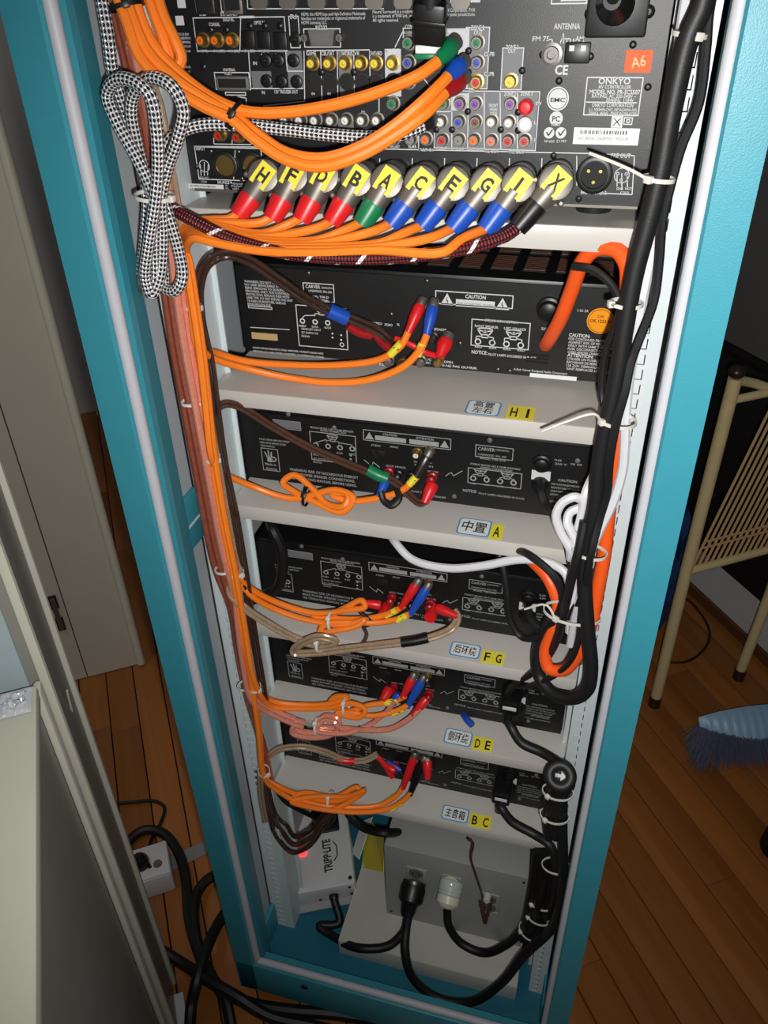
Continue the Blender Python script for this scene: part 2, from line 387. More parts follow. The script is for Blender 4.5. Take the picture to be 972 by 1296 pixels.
# ================================================================ THE RACK
ZS = [1.347, 1.153, .999, .805, .637, .463]
ZT = 1.80
def build_cabinet():
    c = thing('rack_cabinet', 'tall open teal steel equipment rack with white gasket strips', 'rack', (0, .2, .02))
    for s in (-1, 1):
        # frame post (cross-section in x,y)
        sec = [(.281, -.118), (.2475, -.118), (.2455, -.115), (.2455, -.100), (.236, -.098), (.236, -.088), (.242, -.085), (.2485, -.050), (.281, -.050)] if s < 0 else [(.281, -.118), (.2525, -.118), (.2505, -.115), (.2505, -.100), (.2435, -.099), (.2435, -.088), (.2475, -.085), (.2475, -.064), (.281, -.064)]
        pl = [(s*x, y, .02) for x, y in sec]
        if s < 0: pl = pl[::-1]
        mb = MB(); mb.prism(pl, (0, 0, ZT-.02)); obj('frame_post', mb, 'teal', c, sharp=20)
        gx = -.2425 if s < 0 else .2482; gr = .0062 if s < 0 else .0053
        mb = MB(); mb.tube([(gx, -.1085, .105), (gx, -.1085, ZT)], gr, 12, raw=True); obj('gasket_strip', mb, 'gasket', c)
        xa = .2625 if s < 0 else .252
        mb = MB(); mb.box(min(s*xa, s*.279), max(s*xa, s*.279), -.052, .55, .02, ZT); sp = obj('side_panel', mb, 'side_grey', c)
        mb = MB(); x0, x1 = sorted((s*(xa-.0006), s*xa)); mb.box(x0, x1, -.0045, -.001, .03, ZT); obj('panel_seam', mb, 'joint_dark', sp)
        # teal cross rail and sill rail on the inside of the side panel
        for z0, z1 in (((.952, 1.022), (.03, .10)) if s < 0 else ((.03, .10),)):
            mb = MB(); x0, x1 = sorted((s*(xa-.0085), s*(xa+.0005))); mb.box(x0, x1, -.052, -.003 if z0 > .5 else .5, z0, z1, .003); r = obj('cross_rail', mb, 'teal', c)
            if z0 > .5:
                mb = MB(); x0, x1 = sorted((s*(xa-.0095), s*(xa-.0084))); mb.box(x0, x1, -.046, -.012, .985, .9875); obj('rail_scratch', mb, 'post', r)
        # mounting rail: flange with punched slots, flaps still in them
        rl = thing('mounting_rail', None, None); rl.parent = c; rl.location = (s*.24-c.location.x, 0-c.location.y, .03-c.location.z)
        xi, xo, sl0, sl1 = (.2205, .2465, .2262, .2345) if s > 0 else (.2215, .2620, .2385, .2500)
        pit = .01525; mb = MB()
        def bx(a, b, y0, y1, z0, z1): x0, x1 = sorted((s*a, s*b)); mb.box(x0, x1, y0, y1, z0, z1)
        bx(xi, sl0, 0, .002, .03, ZT); bx(sl1, xo, 0, .002, .03, ZT)
        bx(xi, xi+.002, .002, .045, .03, ZT); bx(xi-.006, xi+.002, .045, .047, .03, ZT); bx(xo-.002, xo, .002, .02, .03, ZT)
        k = 0; z = .03
        while z < ZT:
            bx(sl0, sl1, 0, .002, z, z+.0045)
            if not (s < 0 and .375 < z < .475):      # a few slots at the lower left are punched right through
                a0, a1 = (sl0, sl1-.0010)
                bx(a0, a1, .0002, .0018, z+.0056, z+pit)
            z += pit
        obj('slotted_flange', mb, 'post', rl)
    # bottom: rail, gasket, floor pan
    mb = MB(); mb.box(-.281, .281, -.118, -.100, .02, .108, .002); mb.box(-.26, .26, -.100, -.085, .02, .098); obj('bottom_rail', mb, 'teal', c)
    mb = MB(); mb.tube([(-.2425, -.1085, .1125), (.2425, -.1085, .1125)], .0062, 12, raw=True); obj('gasket_strip', mb, 'gasket', c)
    mb = MB(); mb.box(-.2625, .2515, -.085, .55, .02, .03); obj('floor_pan', mb, 'teal_dark', c)
    mb = MB(); mb.box(-.281, .281, .55, .57, .02, ZT); obj('front_door', mb, 'charcoal', c)
    mb = MB(); mb.box(-.281, .281, -.118, .57, ZT, ZT+.03, .004); obj('top_panel', mb, 'teal', c)
    mb = MB(); p = W(385, 1247, -.119); mb.cyl((p.x, -.1178, .085), (p.x, -.1205, .085), .006, n=12); obj('rail_screw', mb, 'brown_cap', c)
    for p in ((-.255, -.05, 0),): pass
build_cabinet()

TAGS = {1: ('高置\n左右', 'H I', (588, 631, 520), (641, 676, 524)), 2: ('中置', 'A', (577, 619, 672), (619, 635, 678)),
        3: ('后环绕', 'F G', (569, 607, 823), (609, 638, 833)), 4: ('侧环绕', 'D E', (561, 596, 936), (597, 623, 945)), 5: ('主音箱', 'B C', (557, 591, 1037), (592, 620, 1047))}
SLAB = ['off-white steel shelf under the big receiver with ten angled plugs', 'off-white steel shelf lettered H I', 'off-white steel shelf lettered A', 'off-white steel shelf lettered F G', 'off-white steel shelf lettered D E', 'off-white lowest amplifier shelf lettered B C']
DPS = {1: .0315, 2: .033, 3: .0255, 4: .027, 5: .0255}
def build_shelf(i):
    z = ZS[i]; t = .0215 if i == 0 else .019
    sh = thing('rack_shelf', SLAB[i], 'shelf', (0, .22, z-t), 'rack shelves')
    mb = MB(); mb.box(-.2185, .2185, .0018, .44, z-.002, z); mb.box(-.2185, -.2165, .002, .44, z-t, z-.002); mb.box(.2165, .2185, .002, .44, z-t, z-.002)
    obj('shelf_plate', mb, 'shelf', sh)
    mb = MB(); mb.box(-.2185, .2185, 0, .0018, z-t, z, .0006); mb.box(-.2185, .2185, .0018, .012, z-t, z-t+.0015); obj('front_lip', mb, 'shelf', sh)
    if i in TAGS:
        cn, en, a, b = TAGS[i]
        p0 = WZ(a[0], a[2], z); p1 = WZ(a[1], a[2]+6, z); wd = p1.x-p0.x; dp = DPS[i]
        yc = WZ((a[0]+a[1])/2, a[2], z).y; yc = max(yc, dp/2+.004)
        lb = thing('paper_label', None, None); lb.parent = sh; lb.location = (p0.x-sh.location.x, yc-sh.location.y, t)
        def rr(x0, x1, y0, y1, zz, r):
            pts = []
            for cx, cy, g0 in ((x1-r, y1-r, 0), (x0+r, y1-r, 90), (x0+r, y0+r, 180), (x1-r, y0+r, 270)):
                for k in range(5): g = R_(g0+k*22.5); pts.append((cx+r*math.cos(g), cy+r*math.sin(g), zz))
            return pts
        x0, x1, y0, y1 = p0.x, p1.x, yc-dp/2, yc+dp/2
        obj('label_border', MB().prism(rr(x0, x1, y0, y1, z+.0002, .005), (0, 0, .0002)), 'tag_blue', lb)
        obj('label_face', MB().prism(rr(x0+.0018, x1-.0018, y0+.0018, y1-.0018, z+.0003, .004), (0, 0, .0003)), 'tag_white', lb)
        pr = Print((0, 0, z+.0007), X_, Y_, 0)
        ls = cn.split('\n'); hh = dp*.52/len(ls)
        for k, l in enumerate(ls): pr.text(l, (x0+x1)/2, yc+(.5*(len(ls)-1)-k)*dp*.42, hh*(.95 if len(ls) == 1 else 1.25), wd*(.74 if len(ls) == 1 else .6), True, rot=-.05, bold=.012)
        pr.build('handwriting', 'black_print', lb)
        q0 = WZ(b[0], b[2], z); q1 = WZ(b[1], b[2]+4, z); hq = .0150 if i < 3 else .0118; yq = max(WZ((b[0]+b[1])/2, b[2], z).y, hq+.002); n = len(en.split()); wq = (q1.x-q0.x)/n
        for k, ch in enumerate(en.split()):
            xa = q0.x+k*wq; st = thing('letter_sticker', None, None); st.parent = sh; st.location = (xa-sh.location.x, yq-sh.location.y, t)
            obj('sticker_face', MB().box(xa, xa+wq*.985, yq-hq, yq+hq, z+.0002, z+.0005), 'yellow', st)
            pr = Print((0, 0, z+.0008), X_, Y_, 0); pr.text(ch, xa+wq*.5, yq, hq*1.35, min(wq*.5, .011) if ch != 'I' else .0028, True, bold=.02); pr.build('sticker_letter', 'black_print', st)
for i in range(6): build_shelf(i)
# a spare tray lying on the floor pan, with the power box on it
def build_tray():
    t = thing('floor_tray', 'off-white steel tray lying on the teal bottom of the rack', 'tray', (.04, .1, .03))
    z = .075
    mb = MB(); mb.box(-.124, .200, -.021, .22, z-.002, z); mb.box(-.124, -.122, -.021, .22, .03, z-.002); mb.box(.198, .200, -.021, .22, .03, z-.002); obj('tray_plate', mb, 'shelf', t)
    mb = MB(); mb.box(-.124, .200, -.0228, -.021, .03, z, .0006); obj('front_lip', mb, 'shelf', t)
build_tray()

# ================================================================ EQUIPMENT
JM = {}
def rca(parent, p, col, shell='gold', r=.0042):
    """RCA socket: flange, threaded barrel, coloured insulator and dark centre"""
    key = ('rca', shell)
    if key not in JM:
        JM[key] = MB().lathe((0, 0, 0), (0, -1, 0), [(0, .0062), (.0012, .0062), (.0014, .0048), (.008, .0046), (.0092, .0042), (.0092, .0031), (.004, .0031)], 14).mesh('socket_barrel')
        JM['ins'] = MB().lathe((0, 0, 0), (0, -1, 0), [(.001, .0032), (.0086, .0031), (.0086, .0014), (.0045, .0013)], 12).mesh('socket_insert')
    k2 = ('ins', col)
    if k2 not in JM: JM[k2] = JM['ins'].copy()
    me = JM[key]
    o = link('phono_socket', me, shell, parent, Vector(p)-wpos(parent))
    link('socket_insert', JM[k2], col, o); return o
def screw(parent, p, r=.0032, m='black_plastic'):
    key = ('scr', m)
    if key not in JM: JM[key] = MB().lathe((0, 0, 0), (0, -1, 0), [(0, .0034), (.0012, .0032), (.0022, .0018), (.0022, .0009), (.0012, .0006)], 10).mesh('screw')
    o = link('screw', JM[key], m, parent, Vector(p)-wpos(parent)); o.scale = (r/.0034,)*3; return o
def speaker_icon(pr, u, v, s):
    t = s*.16
    el = [(u+s*math.cos(g), v+s*.55+s*.22*math.sin(g)) for g in [2*math.pi*k/14 for k in range(15)]]; pr.line(el, t)
    pr.line([(u-s, v+s*.5), (u-s*.55, v-s*.15), (u+s*.55, v-s*.15), (u+s, v+s*.5)], t); pr.line([(u-s*.3, v+s*.2), (u, v+s*.5), (u+s*.3, v+s*.2), (u-s*.3, v+s*.2)], t)
    pr.line([(u-s*.42, v-s*.15), (u-s*.42, v-s*.55), (u+s*.42, v-s*.55), (u+s*.42, v-s*.15)], t)
    pr.line([(u-s*.42, v-s*.4), (u-s*1.15, v-s*.45), (u-s*1.15, v-s*.85)], t*.8); pr.line([(u+s*.42, v-s*.4), (u+s*1.15, v-s*.5), (u+s*1.15, v-s*.95)], t*.8)
def tri_icon(pr, u, v, s): pr.poly([(u-s, v-s*.8), (u+s, v-s*.8), (u, v+s*.95)])

# ---------------------------------------------------------------- AV controller on the top shelf
YO = .025
def build_controller():
    z0 = ZS[0]+.012; z1 = z0+.186
    a = thing('av_controller', 'large black receiver with crowded rear sockets on the top shelf', 'receiver', (0, .2, ZS[0]))
    obj('chassis', MB().box(-.219, .213, YO+.002, .42, z0, z1, .0015), 'black_plastic', a)
    obj('rear_panel', MB().box(-.218, .212, YO, YO+.0022, z0+.001, z1-.002), 'panel_onkyo', a)
    obj('bottom_edge', MB().box(-.215, .208, YO-.003, YO+.002, z0-.0012, z0+.0012), 'nickel', a)
    for x, y in ((-.17, .06), (.17, .06), (-.17, .38), (.17, .38)): obj('foot', MB().lathe((x, y, ZS[0]), Z_, [(0, .016), (.009, .018), (.0125, .018)], 16), 'rubber', a)
    def L(px, py): p = W(px, py, YO); return p.x, p.z
    S = abs(W(520, 100, YO).x-W(500, 100, YO).x)/20
    def rc(pr, x0, y0, x1, y1):
        u0, v1 = L(x0, y0); u1, v0 = L(x1, y1); pr.rect(u0, u1, v0, v1)
    for r in ((592, 36, 616, 112), (637, 62, 660, 113), (552, 116, 676, 190), (428, 64, 448, 126), (362, 64, 385, 112), (318, 90, 345, 112), (428, 150, 448, 168)):
        u0, v1 = L(r[0], r[1]); u1, v0 = L(r[2], r[3]); obj('grey_zone', MB().box(u0, u1, YO-.0003, YO, v0, v1), 'grey_zone', a)
    for r in ((566, 36, 592, 112), (487, 62, 508, 122), (573, 118, 593, 140), (303, 20, 322, 23), (570, 0, 608, 3)):
        u0, v1 = L(r[0], r[1]); u1, v0 = L(r[2], r[3]); obj('light_zone', MB().box(u0, u1, YO-.0004, YO, v0, v1), 'light_zone', a)
    pr = Print((0, YO, 0), X_, Z_, .0007)
    def fr(x0, y0, x1, y1, t=.0008):
        u0, v1 = L(x0, y0); u1, v0 = L(x1, y1); pr.frame(u0, u1, v0, v1, t)
    def ln(*pts): pr.line([L(*p) for p in pts], .0008)
    def tx(s, x, y, h, w=None, c=False, b=.0): u, v = L(x, y); pr.text(s, u, v, h*S, None if w is None else w*S, c, bold=b)
    fr(244, 22, 364, 65); fr(365, 20, 381, 61); fr(384, 36, 432, 60); fr(271, 91, 318, 114); fr(246, 185, 335, 230); fr(285, 116, 312, 121)
    fr(590, 34, 617, 113); fr(636, 60, 660, 114); fr(550, 114, 678, 191); fr(510, 35, 565, 60); fr(246, -8, 269, 16); fr(278, -8, 308, 15)
    ln((305, 22), (304, 65)); ln((315, 65), (318, 112), (384, 112)); ln((362, 65), (364, 90), (384, 90)); ln((385, 64), (386, 128), (334, 134), (334, 150)); ln((388, 64), (468, 63))
    ln((406, 64), (408, 128)); ln((427, 64), (428, 128)); ln((448, 64), (449, 128)); ln((468, 64), (469, 128)); ln((314, 11), (486, 11)); ln((313, -6), (314, 11))
    ln((300, 122), (312, 124), (312, 140)); ln((271, 170), (271, 182), (318, 183), (318, 165)); ln((295, 168), (294, 182)); ln((246, 185), (335, 186))
    ln((530, 92), (549, 114)); ln((553, 141), (573, 141)); ln((572, 117), (572, 190)); ln((593, 117), (592, 190)); ln((613, 117), (613, 190)); ln((633, 117), (634, 190)); ln((655, 117), (655, 190))
    ln((470, 188), (745, 194)); ln((500, 60), (510, 40)); ln((480, 118), (480, 190)); ln((530, 150), (530, 190)); ln((768, 195), (803, 197), (800, 246), (735, 243)); ln((730, 197), (730, 235))
    for k in range(9): ln((358+41*k, 200), (356+41*k, 250))
    ln((320, 250), (735, 243)) if False else None
    ln((298, 190), (296, 228))
    for s, x, y, h, wd in (('USB', 253, 20, 4, 9), ('ETHERNET', 280, 20, 4, 23), ('DIGITAL', 283, 27, 4, 15), ('COAXIAL', 265, 33, 4, 15), ('OPTICAL', 322, 31, 4, 15), ('RI', 368, 24, 5, 8), ('RS232', 400, 38, 5, 15),
        ('IN 1 (DVD)', 250, 66, 3, 15), ('IN 2 (CD)', 271, 66, 3, 15), ('IN 3 (CBL)', 290, 66, 3, 15), ('IN 1 (CD)', 310, 66, 3, 14), ('IN 2 (DVR)', 328, 66, 3, 14), ('IN 3', 352, 66, 3, 8),
        ('GAME', 388, 70, 4.5, 13), ('CBL/SAT', 407, 70, 4.5, 17), ('VCR/DVR', 433, 70, 4.5, 23), ('DVD/BD', 468, 70, 4.5, 16), ('MONITOR', 488, 66, 4, 18), ('OUT', 492, 71, 4, 9), ('COMPONENT', 513, 36, 4, 24), ('IN 3 (DVD/BD)', 511, 43, 3, 17),
        ('ZONE 2', 596, 38, 5, 16), ('OUT', 600, 44, 5, 10), ('ZONE 2', 640, 62, 4.5, 15), ('OUT', 643, 67, 4.5, 9), ('CB/PB', 613, 71, 4.5, 12), ('CR/PR', 613, 96, 4.5, 12),
        ('A', 330, 72, 4, None), ('B', 349, 72, 4, None), ('A', 368, 72, 4, None), ('IN', 321, 82, 4, 5), ('IN', 332, 119, 4, 4), ('12V TRIGGER OUT', 348, 118, 4, 32), ('UNIVERSAL', 283, 90, 3.5, 17), ('PORT', 285, 95, 3.5, 10),
        ('IN', 395, 120, 3, 4), ('IN', 415, 120, 3, 4), ('IN', 456, 120, 3, 4), ('IN', 361, 142, 3, 4), ('IN', 380, 142, 3, 4), ('IN', 458, 143, 3, 4), ('L', 263, 140, 4, None), ('INPUT', 249, 190, 4.5, 13), ('BALANCE R', 276, 232, 4, 22), ('BALANCE L', 320, 232, 4, 22),
        ('ANTENNA', 701, 37, 6, 29), ('FM 75', 674, 52, 5, 19), ('AM', 728, 52, 5, 9), ('FRONT', 619, 135, 3.5, 11), ('HIGH', 620, 140, 3.5, 9), ('WIDE', 620, 145, 3.5, 9), ('SW', 594, 117, 4, 7), ('ZONE 2', 638, 121, 4, 14), ('ZONE 3', 659, 121, 4, 14),
        ('FRONT', 494, 187, 3.5, 13), ('SURR', 517, 187, 3.5, 11), ('MULTI CH', 530, 191, 3.8, 19), ('FRONT', 553, 189, 3.5, 13), ('SURR', 577, 190, 3.5, 11), ('SURR BACK', 594, 190, 3.5, 18), ('PRE OUT', 613, 193, 4, 18), ('PRE OUT', 644, 194, 4, 19),
        ('SW', 678, 133, 4, 7), ('L', 676, 157, 4, None), ('R', 676, 179, 4, None), ('PRE OUT', 773, 199, 5, 23), ('SUBWOOFER 2', 735, 245, 4.5, 31), ('GND', 780, 240, 3, 8), ('HOT', 791, 240, 3, 8), ('COLD', 785, 245, 3, 10),
        ('MONITOR OUT', 566, 43, 3, 25)):
        tx(s, x, y, h, wd, b=.012)
    for k, t in enumerate(('HDMI, the HDMI logo and High-Definition Multimedia', 'Interface are trademarks or registered trademarks of', 'HDMI Licensing LLC.')): tx(t, 382, 20+k*5.3, 3.6, 81 if k < 2 else 33)
    for k, t in enumerate(('Neural Surround is a trademark', 'is a trademark of THX Ltd., which', 'All rights reserved.')): tx(t, 472, 17+k*5.3, 3.6, 54 if k < 2 else 32)
    for k, t in enumerate(('of Corporation, THX', 'in some jurisdictions.')): tx(t, 565, 15+k*5.3, 3.6, 34)
    for k in range(3): tx('TO REDUCE RISK', 220, 45+k*5, 3, 22)
    for y in (50, 55, 60, 66, 86, 92, 97): tx('CONTINUOUS USE', 224, y, 2.6, 20)
    # approvals
    tx('CE', 702, 94, 10, 15, b=.03)
    u, v = L(706, 125); pr.ring(u, v, 13*S, 1.6*S, 24); pr.disc(u, v, 10.6*S, 20)
    u, v = L(704, 150); pr.disc(u, v, 8*S, 16); 
    for x in (695, 710): u, v = L(x, 168); pr.disc(u, v, 6.4*S, 16)
    tx('N1600', 689, 180, 3, 12); tx('Z1797', 704, 180, 3, 12); tx('AR 38', 698, 159, 3, 10)
    ln((713, 42), (713, 49)); ln((709, 55), (711, 49), (718, 49)); ln((713, 55), (714, 49)); ln((717, 55), (718, 49)); ln((694, 50), (699, 50), (699, 60)); ln((718, 49), (722, 49), (722, 56)); ln((738, 49), (739, 56)); ln((726, 49), (726, 56))
    fr(743, 97, 808, 147, .0009); ln((742, 129), (806, 130))
    for s, x, y, h, wd in (('ONKYO', 757, 106, 6.5, 36), ('AV CONTROLLER', 757, 112, 4, 37), ('MODEL NO. PR-SC5507', 746, 118.5, 4.6, 57), ('RATING: AC 220-240V ~', 749, 123.5, 4, 50), ('50/60Hz  110W', 767, 128.5, 3.8, 31),
        ('ONKYO CORPORATION', 749, 135, 4.2, 47), ('2-1, NISSHIN-CHO, NEYAGAWA-SHI,', 745, 140, 3.2, 55), ('OSAKA, JAPAN   MADE IN MALAYSIA', 745, 144.5, 3.2, 55)): tx(s, x, y, h, wd, b=.02 if h > 4.5 else .012)
    fr(790, 148, 800, 158); fr(793, 150.5, 797, 155.5)
    u, v = L(781, 154); pr.rect(u-6.5*S, u+6.5*S, v-6.5*S, v+6.5*S)
    u, v = L(787, 222); pr.ring(u, v, 9*S, .9*S, 20); ln((787, 219), (787, 240)); ln((781, 222), (781, 236)); ln((794, 223), (794, 237))
    for dx, dy in ((-5, -2), (5, -2), (0, 5)): pr.ring(u+dx*S, v-dy*S, 2*S, .8*S, 8)
    u, v = L(259, 210); pr.ring(u, v, 8*S, .9*S, 20); ln((259, 205), (259, 222)); ln((254, 208), (255, 222)); ln((264, 208), (263, 222)); tx('GND HOT', 253, 226, 3, 14); tx('COLD', 255, 231, 3, 9)
    for x0, y0, x1, y1 in ((239, 232, 284, 241), (286, 233, 318, 242), (224, -2, 236, 10), (222, 20, 234, 32), (500, 0, 560, 1), (698, -6, 743, 5)):
        if x0 in (239,): rc(pr, x0, y0, x1, y1)
        elif x0 == 698: fr(x0, y0, x1, y1, .001); rc(pr, 710, -4, 742, 1)
        elif x0 in (224, 222): rc(pr, x0, y0, x1, y1)
    for k in range(3): tx('DOLBY PRODUCED BY', 286, 233+k*3.2, 2.4, 32)
    pr.build('panel_lettering', 'white_print', a)
    p2 = Print((0, YO, 0), X_, Z_, .0011)
    u, v = L(706, 128); p2.text('EMC', u, v+1.6*S, 4.6*S, 17*S, True, bold=.02)
    u, v = L(704, 150); p2.text('PC', u, v, 6*S, 9*S, True, bold=.02)
    for x in (695, 710): u, v = L(x, 168); p2.line([(u-3*S, v+1*S), (u-.5*S, v-3*S), (u+4*S, v+4*S)], 1.5*S)
    u, v = L(241, 236); p2.text('SEE INSTRUCTION MANUAL', u, v, 2.8*S, 40*S, bold=.01); u, v = L(241, 240); p2.text('FOR CORRECT SETTINGS', u, v, 2.8*S, 36*S, bold=.01)
    u, v = L(781, 154); p2.line([(u-4*S, v-4*S), (u+4*S, v+4*S)], .9*S); p2.line([(u-4*S, v+4*S), (u+4*S, v-4*S)], .9*S)
    p2.build('dark_lettering', 'black_print', a)
    # serial number sticker, orange sticker
    u0, v1 = L(727, 161); u1, v0 = L(807, 184)
    st = obj('serial_sticker', MB().box(u0, u1, YO-.0008, YO-.0002, v0, v1), 'tag_white', a)
    pb = Print((0, YO-.0008, 0), X_, Z_, .0002); x = u0+.005; random.seed(3)
    while x < u1-.01:
        wd = random.choice((.0005, .0005, .001, .0014)); pb.rect(x, x+wd, v0+.008, v1-.002); x += wd+random.choice((.0006, .001))
    pb.text('NO SERIAL 2260HY90119023147', u0+.004, v0+.0035, .0026, u1-u0-.012); pb.build('bar_code', 'charcoal', st)
    u0, v1 = L(793, 63); u1, v0 = L(823, 92)
    so = obj('orange_sticker', MB().box(u0, u1, YO-.0009, YO-.0002, v0, v1), 'sticker_orange', a)
    po = Print((0, YO-.0009, 0), X_, Z_, .0002); po.text('A6', (u0+u1)/2, (v0+v1)/2, .008, .011, True, rot=.2); po.build('sticker_print', 'seal_orange', so)  # print in a paler orange on the sticker
    # sockets
    def at(px, py): p = W(px, py, YO-.004); return Vector((p.x, YO, p.z))
    J = []
    J += [(x, 51, 'ptr_orange', 'gold') for x in (256, 274, 293)]
    J += [(x, 80, 'ptr_yellow', 'gold') for x in (395, 416, 436, 456, 475, 496)]
    J += [(x, 152, 'ptr_white', 'nickel') for x in (342, 361, 380, 399, 419, 438, 458, 477)]+[(274, 144, 'ptr_white', 'nickel')]
    J += [(278, 171, 'ptr_red', 'gold'), (301, 173, 'ptr_red', 'gold'), (405, 170, 'ptr_red', 'nickel'), (424, 170, 'ptr_red', 'nickel'), (443, 171, 'ptr_red', 'nickel'), (462, 172, 'ptr_red', 'nickel')]
    J += [(517, 54, 'ptr_green', 'nickel'), (517, 79, 'ptr_blue', 'nickel'), (517, 104, 'ptr_red', 'nickel'), (604, 54, 'ptr_green', 'nickel'), (604, 79, 'ptr_blue', 'nickel'), (603, 104, 'ptr_red', 'gold'), (646, 103, 'ptr_yellow', 'gold')]
    J += [(497, 131, 'ptr_green', 'nickel'), (561, 131, 'ptr_green', 'nickel'), (582, 131, 'ptr_purple', 'nickel'), (602, 131, 'ptr_purple', 'nickel'), (646, 131, 'ptr_purple', 'nickel')]
    J += [(519, 153, 'ptr_blue', 'nickel'), (540, 154, 'ptr_brown', 'gold'), (558, 154, 'ptr_white', 'nickel'), (581, 154, 'ptr_blue', 'nickel'), (602, 154, 'ptr_brown', 'nickel'), (622, 154, 'ptr_white', 'nickel'), (644, 155, 'ptr_white', 'nickel')]
    J += [(498, 176, 'ptr_red', 'nickel'), (520, 176, 'ptr_grey', 'nickel'), (539, 176, 'ptr_orange', 'nickel'), (560, 177, 'ptr_red', 'nickel'), (581, 177, 'ptr_grey', 'nickel'), (600, 177, 'ptr_orange', 'nickel'), (622, 178, 'ptr_salmon', 'nickel'), (643, 178, 'ptr_red', 'nickel'), (664, 178, 'ptr_red', 'nickel')]
    J += [(574, 54, 'ptr_green', 'nickel'), (574, 79, 'ptr_blue', 'nickel'), (574, 104, 'ptr_red', 'nickel')]
    for x, y, cl, sh in J: rca(a, at(x, y), cl, sh)
    for (x, y, m) in ((666, 135, 'red'), (665, 157, 'tag_white')):
        p = at(x, y); obj('socket_cap', MB().lathe(p, -Y_, [(0, .0062), (.009, .006), (.0108, .004), (.011, .001)], 16), m, a, 'red rubber dust cap' if m == 'red' else 'white rubber dust cap')
    for x in (397, 417, 438, 458, 475, 497):       # s-video sockets
        p = at(x, 104); o = obj('video_socket', MB().lathe(p, -Y_, [(0, .0070), (.002, .0070), (.002, .0058), (.0008, .0056)], 18), 'nickel_dark', a)
        obj('socket_face', MB().lathe(p, -Y_, [(.0004, .0057), (.0013, .0057)], 16), 'black_matte', o)
    for x, y in ((313, 50), (333, 51), (354, 52)):  # optical inputs
        p = at(x, y); obj('optical_socket', MB().box(p.x-.0062, p.x+.0062, p.y-.0035, p.y, p.z-.0068, p.z+.0068, .001), 'black_plastic', a)
    for x, y in ((336, 103), (355, 104), (374, 104), (335, 77), (351, 77), (370, 77), (373, 50)):
        p = at(x, y); obj('jack_socket', MB().lathe(p, -Y_, [(0, .0056), (.003, .0054), (.0034, .0046), (.0034, .0022), (.0005, .002)], 14), 'black_plastic', a)
    for x, y in ((264, 38), (284, 38), (314, 33), (333, 33), (352, 33), (255, 85), (592, 65), (660, 90), (592, 92), (551, 165), (571, 165), (591, 142), (633, 165), (655, 143), (655, 166), (686, 70), (747, 72), (801, 57), (707, 103), (747, 18), (821, 15), (820, 111), (246, 212), (290, 237), (700, 198), (732, 253), (405, 92), (446, 92)):
        screw(a, at(x, y), .0030 if y not in (15, 18) else .005)
    # hdmi row along the top
    for k in range(8):
        x = 327+k*36.5; p = at(x, 4)
        o = obj('hdmi_socket', MB().prism([(p.x-.0078, YO-.003, p.z+.0032), (p.x+.0078, YO-.003, p.z+.0032), (p.x+.0078, YO-.003, p.z-.0008), (p.x+.0056, YO-.003, p.z-.0042), (p.x-.0056, YO-.003, p.z-.0042), (p.x-.0078, YO-.003, p.z-.0008)], (0, .003, 0)), 'nickel', a)
    for x, y, m in ((258, 3, 'nickel_dark'), (293, 3, 'nickel')):
        p = at(x, y); o = obj('network_socket', MB().box(p.x-.009, p.x+.009, YO-.003, YO, p.z-.009, p.z+.009, .0008), m, a)
        obj('socket_mouth', MB().box(p.x-.0068, p.x+.0068, YO-.0034, YO-.003, p.z-.006, p.z+.0068), 'black_matte', o)
    p = at(407, 48); o = obj('serial_port', MB().prism([(p.x-.012, YO-.0045, p.z+.0058), (p.x+.012, YO-.0045, p.z+.0058), (p.x+.0098, YO-.0045, p.z-.0058), (p.x-.0098, YO-.0045, p.z-.0058)], (0, .0045, 0)), 'nickel', a)
    obj('port_face', MB().prism([(p.x-.0098, YO-.0049, p.z+.0042), (p.x+.0098, YO-.0049, p.z+.0042), (p.x+.008, YO-.0049, p.z-.0042), (p.x-.008, YO-.0049, p.z-.0042)], (0, .0004, 0)), 'charcoal', o)
    for s in (-1, 1): obj('jack_post', MB().lathe((p.x+s*.0158, YO, p.z), -Y_, [(0, .0034), (.005, .003), (.005, .0012), (.002, .001)], 8), 'nickel', a)
    p = at(293, 105); o = obj('universal_port', MB().box(p.x-.0165, p.x+.0165, YO-.003, YO, p.z-.0065, p.z+.0055, .0024), 'charcoal', a)
    obj('port_mouth', MB().box(p.x-.0135, p.x+.0135, YO-.0034, YO-.003, p.z-.004, p.z+.0032), 'black_matte', o)
    for x, y in ((284, 210), (319, 211)):           # balanced input sockets
        p = at(x, y); o = obj('xlr_socket', MB().lathe(p, -Y_, [(0, .0125), (.003, .0125), (.0034, .0115), (.0034, .0096), (.001, .0094)], 22), 'nickel_dark', a)
        o2 = obj('socket_bore', MB().lathe(p, -Y_, [(0, .0095), (.0022, .0095)], 20), 'gold', a)
        for s in (-1, 1): screw(a, (p.x+s*.0145, YO, p.z-s*.012), .0024, 'nickel_dark')
    p = at(752, 222); o = obj('xlr_socket', MB().lathe(p, -Y_, [(0, .0155), (.004, .0155), (.0046, .0145), (.0046, .0116), (-.006, .0112)], 24), 'black_plastic', a)
    obj('socket_bore', MB().lathe(p, -Y_, [(0, .0114), (.0006, .0114)], 20), 'black_matte', a)
    for dx, dz in ((-.005, .004), (.005, .004), (0, -.005)): obj('pin', MB().cyl((p.x+dx, YO, p.z+dz), (p.x+dx, YO-.0075, p.z+dz), .0015, n=8), 'gold', o)
    p = at(698, 69); obj('antenna_socket', MB().lathe(p, -Y_, [(0, .0085), (.002, .0085), (.0022, .006), (.009, .0058), (.009, .0034), (.003, .003)], 16), 'nickel_dark', a)
